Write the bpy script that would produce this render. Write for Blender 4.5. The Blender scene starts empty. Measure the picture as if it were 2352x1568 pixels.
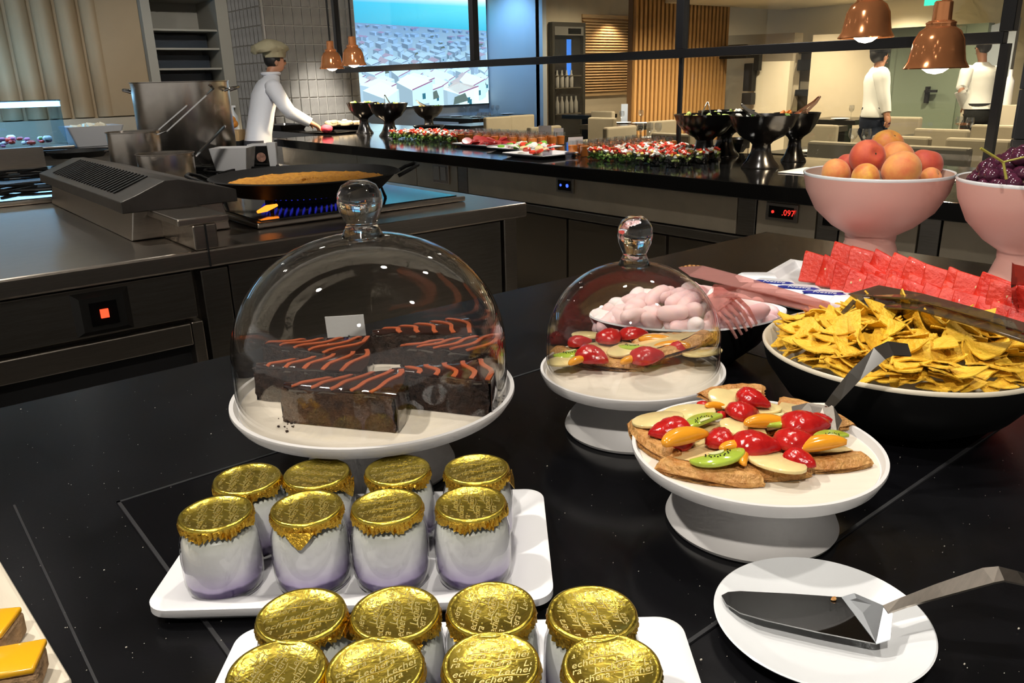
import bpy, bmesh, math, random
from mathutils import Vector, Matrix
random.seed(7)
PI = math.pi
SC = bpy.context.scene
COL = SC.collection
# ------------------------------------------------------------------ camera
FPX, IW, IH = 1830.0, 2352.0, 1568.0
YAW, PITCH, ROLL = math.radians(50.9), math.radians(18.2), math.radians(1.4)
EYE = Vector((0, 0, 1.42))
_F = Vector((math.cos(YAW)*math.cos(PITCH), math.sin(YAW)*math.cos(PITCH), -math.sin(PITCH)))
_R0 = Vector((math.sin(YAW), -math.cos(YAW), 0)); _U0 = _R0.cross(_F)
_R = _R0*math.cos(ROLL) - _U0*math.sin(ROLL); _U = _R0*math.sin(ROLL) + _U0*math.cos(ROLL)
cd = bpy.data.cameras.new('camera'); cam = bpy.data.objects.new('camera', cd); COL.objects.link(cam)
cd.sensor_fit = 'HORIZONTAL'; cd.sensor_width = 36.0; cd.lens = 36.0*FPX/IW; cd.clip_start = .02; cd.clip_end = 200
cam.matrix_world = Matrix(((_R.x, _U.x, -_F.x, EYE.x), (_R.y, _U.y, -_F.y, EYE.y), (_R.z, _U.z, -_F.z, EYE.z), (0, 0, 0, 1)))
SC.camera = cam
def ray(px, py): return _F + _R*((px-IW/2)/FPX) - _U*((py-IH/2)/FPX)
def P(px, py, z):                 # point of the photograph that lies at height z
    d = ray(px, py); return EYE + d*((z-EYE.z)/d.z)
def PD(px, py, D): return EYE + ray(px, py)*D
def PX(px, py, x): d = ray(px, py); return EYE + d*((x-EYE.x)/d.x)
def PY(px, py, y): d = ray(px, py); return EYE + d*((y-EYE.y)/d.y)
def depth(v): return (v-EYE).dot(_F)
RZ = math.atan2(_R0.y, _R0.x)     # heading of "image right" on the floor
# ------------------------------------------------------------------ world, exposure
w = bpy.data.worlds.new('world'); SC.world = w; w.use_nodes = True
w.node_tree.nodes['Background'].inputs[0].default_value = (1, .95, .88, 1)
w.node_tree.nodes['Background'].inputs[1].default_value = .33
vs = SC.view_settings; vs.view_transform = 'Standard'; vs.look = 'None'; vs.gamma = 1; vs.use_curve_mapping = False; vs.exposure = 0.15
SC.cycles.use_denoising = True; SC.cycles.max_bounces = 6; SC.cycles.diffuse_bounces = 2; SC.cycles.glossy_bounces = 3; SC.cycles.transmission_bounces = 5; SC.cycles.transparent_max_bounces = 16; SC.cycles.use_adaptive_sampling = True; SC.cycles.adaptive_threshold = .08; SC.cycles.adaptive_min_samples = 12
SC.cycles.caustics_reflective = False; SC.cycles.caustics_refractive = False; SC.cycles.sample_clamp_indirect = 6
def spot(loc, tgt, power, ang=70, blend=.6, rad=.04, col=(1, .93, .84)):
    l = bpy.data.lights.new('downlight_beam', 'SPOT'); l.energy = power; l.spot_size = math.radians(ang); l.spot_blend = blend
    l.shadow_soft_size = rad; l.color = col
    o = bpy.data.objects.new('downlight_beam', l); COL.objects.link(o); o.location = loc
    o.rotation_euler = (Vector(tgt)-Vector(loc)).to_track_quat('-Z', 'Y').to_euler()
    return o
CEIL = 2.75
DOWN = [  # recessed ceiling lamps: x, y, power, target offset, cone
 (-.25, 1.35, 80, (.75, -.75), 80), (.95, 1.15, 34, (0, -.35), 85), (1.75, .95, 30, (-.1, .0), 80), (-.5, -.3, 85, (.8, .8), 85),
 (1.05, -.1, 30, (0, .3), 85), (1.3, 3.9, 70, (0, .6), 95), (.2, 3.9, 80, (0, -.3), 95), (2.6, 5.6, 150, (.6, 1.8), 100), (3.9, 3.4, 140, (0, 0), 110),
 (3.9, 6.0, 140, (0, 0), 110), (1.0, 6.4, 55, (.2, 1.6), 110), (2.5, 2.0, 60, (.7, 0), 110), (4.75, 9.1, 420, (0, 0), 54)]
for x, y, p, t, a in DOWN: spot((x, y, CEIL-.03), (x+t[0], y+t[1], .9), p, a)
DINE = [(6.4, 3.0), (6.6, 5.6), (8.3, 2.6), (8.6, 5.0), (9.0, 7.6), (10.2, 7.6), (7.6, 8.6), (9.6, 3.6), (11.3, 4.6), (11.4, 7.2), (13.1, 6.6), (11.6, 10.9)]
def dine_z(x, y): return 3.297 if y > 9.2 else (2.497 if x > 10.5 and y > 5 else 2.617)
for x, y in DINE: spot((x, y, dine_z(x, y)-.05), (x, y, 0), 200, 150, .8, .06, (1, .85, .60))
spot((10.0, 13.0, 3.2), (10.94, 13.2, 1.5), 130, 120, .8, .1, (.25, .55, 1))     # blue wall washer beside the screen
# ------------------------------------------------------------------ materials
MATS = {}
def mat(name, col, rough=.5, metal=0, spec=.5, noise=0, scale=20, bump=0, bscale=60, emit=0, sub=0, coat=0, stretch=None, col2=None, alpha=1):
    if name in MATS: return MATS[name]
    m = bpy.data.materials.new(name); m.use_nodes = True; nt = m.node_tree; b = nt.nodes['Principled BSDF']
    b.inputs['Base Color'].default_value = (*col, 1); b.inputs['Roughness'].default_value = rough; b.inputs['Metallic'].default_value = metal
    b.inputs['Specular IOR Level'].default_value = spec; b.inputs['Coat Weight'].default_value = coat
    if sub: b.inputs['Subsurface Weight'].default_value = sub; b.inputs['Subsurface Radius'].default_value = (.02, .012, .008); b.inputs['Subsurface Scale'].default_value = .5
    if emit: b.inputs['Emission Color'].default_value = (*col, 1); b.inputs['Emission Strength'].default_value = emit
    if noise or bump:
        tc = nt.nodes.new('ShaderNodeTexCoord'); mp = nt.nodes.new('ShaderNodeMapping'); nt.links.new(tc.outputs['Object'], mp.inputs[0])
        if stretch: mp.inputs['Scale'].default_value = stretch
    if noise:
        n = nt.nodes.new('ShaderNodeTexNoise'); n.inputs['Scale'].default_value = scale; n.inputs['Detail'].default_value = 5; n.inputs['Roughness'].default_value = .6
        nt.links.new(mp.outputs[0], n.inputs['Vector'])
        r = nt.nodes.new('ShaderNodeValToRGB'); r.color_ramp.elements[0].position = .3; r.color_ramp.elements[1].position = .7
        c2 = col2 or tuple(max(0, c*(1-noise)) for c in col); c1 = col if col2 else tuple(min(1, c*(1+noise*.5)) for c in col)
        r.color_ramp.elements[0].color = (*c2, 1); r.color_ramp.elements[1].color = (*c1, 1)
        nt.links.new(n.outputs['Fac'], r.inputs[0]); nt.links.new(r.outputs[0], b.inputs['Base Color'])
    if bump:
        n2 = nt.nodes.new('ShaderNodeTexNoise'); n2.inputs['Scale'].default_value = bscale; n2.inputs['Detail'].default_value = 6
        nt.links.new(mp.outputs[0], n2.inputs['Vector'])
        bp = nt.nodes.new('ShaderNodeBump'); bp.inputs['Strength'].default_value = bump; bp.inputs['Distance'].default_value = .01
        nt.links.new(n2.outputs['Fac'], bp.inputs['Height']); nt.links.new(bp.outputs[0], b.inputs['Normal'])
    MATS[name] = m; return m
def zramp(name, stops, axis='Z', rough=.4, noise=0, sub=0, coat=0):     # colour that runs with the thing's own height
    m = mat(name, (1, 1, 1), rough, sub=sub, coat=coat); nt = m.node_tree; b = nt.nodes['Principled BSDF']
    tc = nt.nodes.new('ShaderNodeTexCoord'); sx = nt.nodes.new('ShaderNodeSeparateXYZ'); nt.links.new(tc.outputs['Object'], sx.inputs[0])
    lo, hi = stops[0][0], stops[-1][0]
    mr = nt.nodes.new('ShaderNodeMapRange'); mr.inputs['From Min'].default_value = lo; mr.inputs['From Max'].default_value = hi
    src = sx.outputs[axis]
    if noise:
        n = nt.nodes.new('ShaderNodeTexNoise'); n.inputs['Scale'].default_value = 45; nt.links.new(tc.outputs['Object'], n.inputs['Vector'])
        ma = nt.nodes.new('ShaderNodeMath'); ma.operation = 'MULTIPLY_ADD'; ma.inputs[1].default_value = noise; nt.links.new(n.outputs['Fac'], ma.inputs[0]); nt.links.new(src, ma.inputs[2]); src = ma.outputs[0]
    nt.links.new(src, mr.inputs[0])
    r = nt.nodes.new('ShaderNodeValToRGB'); e = r.color_ramp.elements
    for i, (p, c) in enumerate(stops):
        q = (p-lo)/(hi-lo)
        el = e[0] if i == 0 else (e[len(e)-1] if i == len(stops)-1 else e.new(q)); el.position = q; el.color = (*c, 1)
    nt.links.new(mr.outputs[0], r.inputs[0]); nt.links.new(r.outputs[0], b.inputs['Base Color'])
    return m
def thin_glass(name, tint=(1, 1, 1), refl=1.0, base=0.0, rough=0.0, milk=0, milkc=(1, 1, 1)):     # thin clear shell: transparent with Fresnel reflections
    if name in MATS: return MATS[name]
    m = bpy.data.materials.new(name); m.use_nodes = True; nt = m.node_tree; nt.nodes.clear()
    o = nt.nodes.new('ShaderNodeOutputMaterial'); mx = nt.nodes.new('ShaderNodeMixShader'); t = nt.nodes.new('ShaderNodeBsdfTransparent'); g = nt.nodes.new('ShaderNodeBsdfGlossy')
    t.inputs[0].default_value = (*tint, 1); g.inputs['Roughness'].default_value = rough
    lw = nt.nodes.new('ShaderNodeLayerWeight'); lw.inputs[0].default_value = .5
    fr = nt.nodes.new('ShaderNodeMath'); fr.operation = 'POWER'; fr.inputs[1].default_value = 4.5; nt.links.new(lw.outputs['Facing'], fr.inputs[0])
    ma = nt.nodes.new('ShaderNodeMath'); ma.operation = 'MULTIPLY_ADD'; ma.use_clamp = True; ma.inputs[1].default_value = refl*.9; ma.inputs[2].default_value = base+.035*refl
    nt.links.new(fr.outputs[0], ma.inputs[0]); nt.links.new(ma.outputs[0], mx.inputs[0]); nt.links.new(t.outputs[0], mx.inputs[1]); nt.links.new(g.outputs[0], mx.inputs[2]); nt.links.new(mx.outputs[0], o.inputs[0])
    if milk:
        d = nt.nodes.new('ShaderNodeBsdfDiffuse'); d.inputs[0].default_value = (*milkc, 1); m2 = nt.nodes.new('ShaderNodeMixShader'); m2.inputs[0].default_value = milk
        nt.links.new(t.outputs[0], m2.inputs[1]); nt.links.new(d.outputs[0], m2.inputs[2]); nt.links.new(m2.outputs[0], mx.inputs[1])
    MATS[name] = m; return m
def glow(name, col, s):
    if name in MATS: return MATS[name]
    m = bpy.data.materials.new(name); m.use_nodes = True; nt = m.node_tree; nt.nodes.clear()
    o = nt.nodes.new('ShaderNodeOutputMaterial'); e = nt.nodes.new('ShaderNodeEmission'); e.inputs[0].default_value = (*col, 1); e.inputs[1].default_value = s
    nt.links.new(e.outputs[0], o.inputs[0]); MATS[name] = m; return m
M_glass = bpy.data.materials.new('solid_glass'); M_glass.use_nodes = True
_b = M_glass.node_tree.nodes['Principled BSDF']; _b.inputs['Transmission Weight'].default_value = 1; _b.inputs['Roughness'].default_value = 0; _b.inputs['IOR'].default_value = 1.47
M_thin = thin_glass('clear_glass', (.985, .985, .98), 1.25, .012)
M_black = mat('black_stone', (.005, .005, .006), .26, spec=.3, noise=.5, scale=8, bump=.02, bscale=300)
M_blackgloss = mat('black_gloss', (.006, .006, .006), .09, spec=.6)
M_blackmatt = mat('black_matt', (.008, .008, .008), .6, spec=.3)
M_seam = mat('counter_seam', (.018, .018, .02), .55)
M_steel = mat('brushed_steel', (.50, .45, .39), .30, 1, noise=.12, scale=14, stretch=(1, 18, 18))
M_steeld = mat('dark_brushed_steel', (.33, .305, .27), .33, 1, noise=.15, scale=10, stretch=(1, 1, 14))
M_pol = mat('polished_steel', (.75, .74, .72), .09, 1)
M_pot = mat('pot_steel', (.66, .61, .55), .27, 1, noise=.08, scale=20)
M_white = mat('white_melamine', (.86, .86, .87), .28)
M_porc = mat('white_porcelain', (.84, .86, .87), .12)
M_stand = mat('matt_white_ceramic', (.74, .72, .70), .45, noise=.05, scale=6)
M_standtop = mat('cream_stand_top', (.78, .70, .58), .5, noise=.05, scale=7, stretch=(1, 12, 1))
M_gold = mat('gold_foil', (.78, .60, .09), .26, 1, bump=.12, bscale=220)
M_goldlet = mat('gold_lettering', (.98, .86, .38), .34, 1)
M_goldskirt = mat('gold_foil_crimp', (.80, .50, .06), .26, 1, bump=.6, bscale=160)
M_copper = mat('polished_copper', (1.0, .40, .16), .13, .68)
M_copper_in = mat('copper_inside', (.9, .5, .3), .3, 1)
M_rail = mat('black_rail', (.006, .006, .007), .35)
# ------------------------------------------------------------------ mesh helpers
class MB:
    def __init__(s): s.v = []; s.f = []; s.m = []; s.cur = 0
    def add(s, vs, fs):
        o = len(s.v); s.v += [tuple(v) for v in vs]; s.f += [tuple(i+o for i in f) for f in fs]; s.m += [s.cur]*len(fs); return s
    def xf(s, M):
        s.v = [tuple(M @ Vector(v)) for v in s.v]; return s
    def join(s, o, M=None):
        return s.add([(M @ Vector(v)) if M else v for v in o.v], o.f)
    def box(s, a, b):
        x0, y0, z0 = a; x1, y1, z1 = b
        return s.add([(x0, y0, z0), (x1, y0, z0), (x1, y1, z0), (x0, y1, z0), (x0, y0, z1), (x1, y0, z1), (x1, y1, z1), (x0, y1, z1)],
                     [(0, 3, 2, 1), (4, 5, 6, 7), (0, 1, 5, 4), (1, 2, 6, 5), (2, 3, 7, 6), (3, 0, 4, 7)])
    def prism(s, poly, z0, z1):
        n = len(poly); vs = [(p[0], p[1], z0) for p in poly]+[(p[0], p[1], z1) for p in poly]
        return s.add(vs, [tuple(range(n-1, -1, -1)), tuple(range(n, 2*n))]+[(i, (i+1) % n, n+(i+1) % n, n+i) for i in range(n)])
    def loft(s, rings, caps=True, closed=False):
        n = len(rings[0]); vs = [v for r in rings for v in r]; fs = []
        k = len(rings)
        for i in range(k if closed else k-1):
            a, b = i*n, ((i+1) % k)*n
            fs += [(a+j, a+(j+1) % n, b+(j+1) % n, b+j) for j in range(n)]
        if caps and not closed: fs += [tuple(range(n-1, -1, -1)), tuple(range((k-1)*n, k*n))]
        return s.add(vs, fs)
    def lathe(s, prof, n=32, sx=1, sy=1, caps=True, fn=None):
        rings = []
        for r, z in prof:
            ring = []
            for i in range(n):
                a = 2*PI*i/n; q = r*(fn(a, z) if fn else 1); ring.append((q*math.cos(a)*sx, q*math.sin(a)*sy, z))
            rings.append(ring)
        return s.loft(rings, caps)
    def tube(s, pts, rad, n=8, flat=1.0):
        pts = [Vector(p) for p in pts]; rings = []; up = Vector((0, 0, 1))
        for i, p in enumerate(pts):
            t = (pts[min(i+1, len(pts)-1)]-pts[max(i-1, 0)]).normalized()
            a = t.cross(up); a = a.normalized() if a.length > 1e-4 else Vector((1, 0, 0)); b = a.cross(t)
            r = rad[i] if isinstance(rad, (list, tuple)) else rad
            rings.append([p+a*(r*math.cos(2*PI*j/n))+b*(r*flat*math.sin(2*PI*j/n)) for j in range(n)])
        return s.loft(rings)
    def ribbon(s, pts, wid, th, up=(0, 0, 1)):       # flat bar along a path; wid may be a list
        pts = [Vector(p) for p in pts]; up = Vector(up); rings = []
        for i, p in enumerate(pts):
            t = (pts[min(i+1, len(pts)-1)]-pts[max(i-1, 0)]).normalized(); a = t.cross(up).normalized(); b = a.cross(t)
            q = (wid[i] if isinstance(wid, (list, tuple)) else wid)/2
            rings.append([p-a*q-b*th/2, p+a*q-b*th/2, p+a*q+b*th/2, p-a*q+b*th/2])
        return s.loft(rings)
    def ball(s, c, r, n=12, k=8, sx=1, sy=1, sz=1):
        c = Vector(c); rings = []
        for i in range(1, k):
            t = PI*i/k; rings.append([(c.x+r*sx*math.sin(t)*math.cos(2*PI*j/n), c.y+r*sy*math.sin(t)*math.sin(2*PI*j/n), c.z-r*sz*math.cos(t)) for j in range(n)])
        return s.loft(rings)
    def jitter(s, a):
        s.v = [(x+random.uniform(-a, a), y+random.uniform(-a, a), z+random.uniform(-a, a)) for x, y, z in s.v]; return s
    def mesh(s, name, mats, smooth=0, bevel=0, seg=2, sub=0):
        me = bpy.data.meshes.new(name); me.from_pydata(s.v, [], s.f); me.update()
        for m in (mats if isinstance(mats, (list, tuple)) else [mats]): me.materials.append(m)
        if any(s.m): me.polygons.foreach_set('material_index', s.m)
        bm = bmesh.new(); bm.from_mesh(me)
        if bevel:
            ed = [e for e in bm.edges if len(e.link_faces) == 2 and e.calc_face_angle(0) > .6]
            bmesh.ops.bevel(bm, geom=ed, offset=bevel, segments=seg, affect='EDGES', profile=.5, clamp_overlap=True)
        bmesh.ops.recalc_face_normals(bm, faces=bm.faces)
        if smooth:
            lim = math.radians(smooth)
            for f in bm.faces: f.smooth = True
            for e in bm.edges: e.smooth = not (len(e.link_faces) == 2 and e.calc_face_angle(0) > lim)
        bm.to_mesh(me); bm.free(); me['sub'] = sub
        return me
    def build(s, name, mats, parent=None, smooth=0, bevel=0, seg=2, sub=0, label=None):
        return link(name, s.mesh(name, mats, smooth, bevel, seg), parent, sub, label)
def link(name, me, parent=None, sub=0, label=None):
    o = bpy.data.objects.new(name, me); COL.objects.link(o)
    if parent: o.parent = parent
    if sub: md = o.modifiers.new('sub', 'SUBSURF'); md.levels = sub; md.render_levels = sub
    if label: o['label'] = label
    return o
def tag(o, label, cat, group=None):
    o['label'] = label; o['category'] = cat
    if group: o['group'] = group
    return o
def T(name, label, cat, loc=(0, 0, 0), rz=0, group=None):
    o = bpy.data.objects.new(name, None); COL.objects.link(o); o.location = loc; o.rotation_euler = (0, 0, rz); o.empty_display_size = .05
    return tag(o, label, cat, group)
def struct(o, label=None):
    o['kind'] = 'structure'
    if label: o['label'] = label
    return o
def dup(o, parent=None):
    c = o.copy(); COL.objects.link(c); c.parent = parent
    for ch in list(o.children): dup(ch, c)
    return c
def rrect(w, d, r, n=6):
    pts = []
    for cx, cy, a0 in ((w/2-r, d/2-r, 0), (-w/2+r, d/2-r, PI/2), (-w/2+r, -d/2+r, PI), (w/2-r, -d/2+r, 1.5*PI)):
        for i in range(n+1): a = a0+PI/2*i/n; pts.append((cx+r*math.cos(a), cy+r*math.sin(a)))
    return pts
def text_mesh(name, s, size, shear=0, ext=.0003, m=None):
    cu = bpy.data.curves.new(name, 'FONT'); cu.body = s; cu.size = size; cu.shear = shear; cu.extrude = ext; cu.align_x = 'CENTER'; cu.align_y = 'CENTER'; cu.resolution_u = 2
    o = bpy.data.objects.new(name, cu); COL.objects.link(o); dg = bpy.context.evaluated_depsgraph_get()
    me = bpy.data.meshes.new_from_object(o.evaluated_get(dg)); bpy.data.objects.remove(o); bpy.data.curves.remove(cu)
    me.materials.clear()
    if m: me.materials.append(m)
    return me
def MT(loc=(0, 0, 0), rz=0, rx=0, ry=0, s=1): return Matrix.Translation(loc) @ Matrix.Rotation(rz, 4, 'Z') @ Matrix.Rotation(ry, 4, 'Y') @ Matrix.Rotation(rx, 4, 'X') @ Matrix.Scale(s, 4)
ZC, ZI, ZB = .94, .90, .92
# ================================================================== the setting
M_floor = mat('grey_floor_tile', (.16, .145, .125), .35, noise=.2, scale=3)
M_beige = mat('beige_wall', (.62, .53, .38), .7, noise=.04, scale=3)
M_cream = mat('cream_wall', (.74, .66, .50), .7, noise=.03, scale=2)
M_taupe = mat('taupe_panel', (.40, .34, .25), .6, noise=.06, scale=3)
M_flute = mat('fluted_panel_paint', (.33, .245, .145), .7, noise=.08, scale=2)
M_greyblue = mat('pale_grey_wall', (.50, .55, .60), .75)
M_grout = mat('pale_grout', (.72, .70, .64), .8)
M_tile = mat('grey_glazed_tile', (.36, .35, .325), .22, noise=.25, scale=5)
M_dtile = mat('dark_slate_tile', (.035, .037, .042), .4, noise=.2, scale=4)
M_green = mat('sage_green_paint', (.21, .26, .19), .5)
M_oak = mat('oak_slat', (.50, .27, .09), .5, noise=.35, scale=6, stretch=(8, 8, .6))
M_oakl = mat('light_oak', (.66, .44, .22), .5, noise=.25, scale=5, stretch=(.6, 8, 8))
M_ceil = mat('ceiling_paint', (.45, .40, .33), .8)
M_shelf = mat('grey_niche_paint', (.30, .29, .25), .7)
M_dark = mat('dark_recess', (.012, .012, .013), .6)
M_print = mat('flat_print', (.5, .5, .5), .5)
def wall(name, a, b, m, label=None, parent=None):
    return struct(MB().box(a, b).build(name, m, parent), label) if parent is None else MB().box(a, b).build(name, m, parent)
wall('floor', (-4, -3, -.1), (15, 16, 0), M_floor)
wall('ceiling', (-4, -3, CEIL), (5.2, 10.2, CEIL+.1), M_ceil)
wall('ceiling_dining', (5.2, -2, 2.62), (15, 9.2, 2.72), M_oakl)
wall('ceiling_far', (3.2, 9.2, 3.3), (15, 15, 3.4), M_ceil)
wall('ceiling_soffit', (10.5, 5.0, 2.50), (13.75, 8.9, 2.615), M_cream)
wall('ceiling_step', (5.19, -2, 2.62), (5.23, 9.2, 2.86), M_cream)
wall('wall_side_dining', (13.8, -3, 0), (13.9, 12.4, 2.8), M_cream)
wall('wall_fridge', (10.94, 12.4, 0), (13.9, 12.5, 3.3), M_beige)
wall('wall_blue', (10.94, 12.3, 0), (11.04, 14.2, 3.3), M_greyblue)
wall('wall_screen', (4.2, 14.05, 0), (11.0, 14.2, 3.3), M_greyblue)
# fluted wall with a shelf niche
wf = MB().box((-4, 8.70, 0), (2.50, 8.9, CEIL)).build('wall_fluted', M_flute); struct(wf, 'beige wall of wide vertical flutes')
fx = -.72; me = MB()
prof = [(-.085+.17*i/8, -.055*math.sin(PI*i/8)) for i in range(9)]
me.prism([(x, y) for x, y in prof]+[(.085, .02), (-.085, .02)], 1.17, CEIL-.01)
me = me.mesh('flute_panel', M_flute, smooth=50)
while fx < 2.1:
    o = link('flute_panel', me, wf); o.location = (fx, 8.68, 0); fx += .20
MB().box((2.10, 8.64, 1.17), (2.50, 8.72, CEIL-.01)).build('flat_panel', M_flute, wf, bevel=.004)
MB().box((-2, 8.63, .90), (2.50, 8.72, 1.16)).build('wall_plinth', M_taupe, wf)
nw = MB(); nw.box((2.50, 8.55, 0), (2.585, 9.2, CEIL-.005)); nw.box((3.22, 8.55, 0), (3.34, 9.2, CEIL-.005)); nw.box((2.585, 8.55, 2.25), (3.22, 9.2, CEIL-.005)); nw.box((2.585, 9.1, 0), (3.22, 9.2, 2.25)); nw.box((2.585, 8.55, 0), (3.22, 9.1, .9))
wn = struct(nw.build('wall_niche', M_shelf), 'grey wall niche with dark shelves')
for z in (1.22, 1.405, 1.585, 1.775, 1.95):
    MB().box((2.587, 8.58, z), (3.218, 9.09, z+.018)).build('shelf', M_shelf, wn)
for z in (1.238, 1.423, 1.603, 1.793):
    MB().box((2.60, 8.86, z), (3.20, 9.05, z+.13)).build('dark_tray_row', mat('dark_blue_glassware', (.03, .04, .055), .25), wn)
# tiled block behind the cook
tb = MB().box((4.16, 9.62, 0), (5.38, 12.9, CEIL-.005)).build('wall_tiled', M_grout); struct(tb, 'grey vertical tile wall lit by heat lamps')
tm = MB().box((-.0545, -.008, -.0985), (.0545, .008, .0985)).mesh('tile', M_tile, bevel=.003, seg=1)
for r in range(9):
    z = .85+.1*1+r*.208
    if z > CEIL-.1: break
    for c in range(10): o = link('tile', tm, tb); o.location = (4.235+c*.1195, 9.612, z)
    for c in range(14): o = link('tile', tm, tb); o.location = (4.152, 9.70+c*.1195, z); o.rotation_euler = (0, 0, PI/2)
# dark tiled pillar at the end of the gantry
dp = MB().box((3.93, -.6, ZB), (4.75, 1.36, CEIL-.005)).build('pillar', mat('dark_grout', (.10, .10, .10), .8)); struct(dp, 'dark slate-tiled pillar beside the glass screen')
tm = MB().box((-.010, -.298, -.1015), (.010, .298, .1015)).mesh('tile', M_dtile, bevel=.003, seg=1)
for r in range(8):
    for c in range(3): o = link('tile', tm, dp); o.location = (3.925, 1.06-.602*c, ZB+.1+r*.206)
    o = link('tile', tm, dp); o.location = (4.24, 1.365, ZB+.1+r*.206); o.rotation_euler = (0, 0, PI/2)
# oak slat column
sc_ = MB().box((9.90, 9.03, 0), (12.30, 9.12, 2.6)).build('wall_slatted', mat('slat_backing', (.17, .085, .03), .7)); struct(sc_, 'column clad in upright oak slats')
sm = MB().box((-.028, -.03, 0), (.028, .03, 2.58)).mesh('slat', M_oak, bevel=.004, seg=1)
for i in range(24): o = link('slat', sm, sc_); o.location = (9.94+i*.1005, 9.0, .01)
# louvred panel in the far wall
lv = T('louvre_panel', 'lit oak-framed panel of horizontal louvres beside the wine fridge', 'shutter', (12.09, 12.36, 0))
z0, z1 = 1.12, 2.56
MB().box((-.01, 0, z1), (1.55, .06, z1+.07)).build('top_rail', M_oakl, lv); MB().box((-.01, 0, z0-.07), (1.55, .06, z0)).build('bottom_rail', M_oakl, lv)
MB().box((0, .03, z0), (1.55, .035, z1)).build('backing', M_oak, lv)
sm = MB().box((0, -.03, -.008), (1.55, .02, .008)).mesh('slat', M_oakl)
for i in range(26): o = link('slat', sm, lv); o.location = (0, 0, z0+.03+i*.0545); o.rotation_euler = (.5, 0, 0)
spot((12.8, 12.0, 2.5), (12.8, 12.36, 1.6), 55, 120, .6, .05, (1, .8, .55))
# right-hand far partitions
for nm, a, b, m in [('partition', (12.0, 7.55, 0), (12.2, 8.95, 2.02), M_taupe), ('partition_low', (11.9, 7.75, 0), (12.0, 8.5, 1.56), M_beige), ('partition_tall', (12.0, 5.55, 0), (12.2, 7.15, 2.0), M_beige)]:
    pass
def slab(name, pxs, x, th, m, label=None):       # upright wall panel parallel to the side wall, set out from its corners in the photograph
    (l, t), (r_, t2), bz = pxs; A, B = PX(l, t, x), PX(r_, t2, x)
    mb = MB(); ys = (A.y, B.y); mb.add([(x, A.y, bz), (x, B.y, bz), (x, B.y, B.z), (x, A.y, A.z), (x+th, A.y, bz), (x+th, B.y, bz), (x+th, B.y, B.z), (x+th, A.y, A.z)],
        [(0, 1, 2, 3), (7, 6, 5, 4), (0, 4, 5, 1), (1, 5, 6, 2), (2, 6, 7, 3), (3, 7, 4, 0)])
    return struct(mb.build(name, m), label)
slab('wall_partition', [(1664, 82), (1826, 75), 0], 12.6, .25, M_taupe, 'taupe partition behind the dining tables')
slab('wall_partition_lit', [(1734, 142), (1815, 140), 0], 12.3, .12, M_cream, 'cream lit partition panel')
slab('wall_partition_beige', [(1868, 80), (2031, 74), 0], 12.4, .25, M_beige, 'beige partition beside the sage wall')
slab('wall_recess', [(1818, 100), (1872, 98), 0], 13.0, .05, mat('grey_recess', (.33, .29, .22), .7))
gw = slab('wall_sage', [(2029, 66), (2272, 52), 0], 12.5, .2, M_green, 'sage green wall with a door')
slab('wall_white_tile', [(2270, 60), (2340, 40), 0], 12.6, .1, mat('pale_blue_tile', (.42, .47, .52), .3))
d_ = PX(2133, 215, 12.49)
dr = struct(MB().box((12.475, PX(2200, 200, 12.48).y, 0), (12.499, PX(2052, 200, 12.48).y, 1.98)).build('door_1', M_green, bevel=.003), 'sage green door in the sage wall')
MB().box((-.06, -.025, -.13), (0, .025, .10)).box((-.09, -.15, .02), (-.05, .02, .055)).build('door_handle', M_blackmatt, dr).location = (12.475, d_.y, d_.z)
for i, (yy, h) in enumerate([(116, .10), (150, .17), (213, .10)]):
    a, b = PX(1822, yy, 12.8), PX(1866, yy, 12.8)
    tag(MB().box((12.75, b.y, a.z-h/2), (13.0, a.y, a.z+h/2)).build('wall_shelf', M_blackmatt, bevel=.004), ('topmost', 'middle, thickest', 'lowest')[i]+' black wall shelf between the beige partitions', 'shelf')
a = PX(1698, 118, 12.25); b = PX(1698, 130, 12.25)
t = T('wall_rack', 'black wall rack with box above the dining tables', 'rack', (12.2, a.y, b.z))
MB().box((-.15, -.28, -.03), (.1, .36, .05)).build('shelf', M_blackmatt, t); MB().box((-.08, -.16, .05), (.05, .14, .19)).build('box', M_dark, t)
MB().tube([(-.12, .36, .05), (-.12, .36, .17), (-.12, -.28, .17), (-.12, -.28, .05)], .008).build('wire_guard', M_steeld, t)
MB().tube([(0, .34, -.03), (0, .40, -.12), (0, .42, -.3)], .018).build('bracket', M_blackmatt, t)
a, b = PX(1722, 160, 12.2), PX(1718, 240, 12.2)
t = T('wall_hanger', 'tall black device hanging on the cream partition', 'device', (12.15, (a.y+b.y)/2, b.z))
MB().box((0, -.09, .22), (.12, .09, a.z-b.z+.1)).build('body', M_blackmatt, t, bevel=.01); MB().box((0, -.10, 0), (.12, .10, .19)).build('cup', M_dark, t, bevel=.01); MB().box((.01, -.19, .55), (.1, -.09, .95)).build('side_pack', M_blackmatt, t)
# exit sign
a = PX(2152, -4, 12.3)
t = T('exit_sign', 'green lit exit sign above the sage wall', 'sign', a); MB().box((0, -.17, -.09), (.03, .17, .09)).build('case', M_white, t); MB().box((-.006, -.165, -.085), (0, .165, .085)).build('lit_face', glow('exit_green', (.05, .8, .45), 1.6), t)
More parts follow.
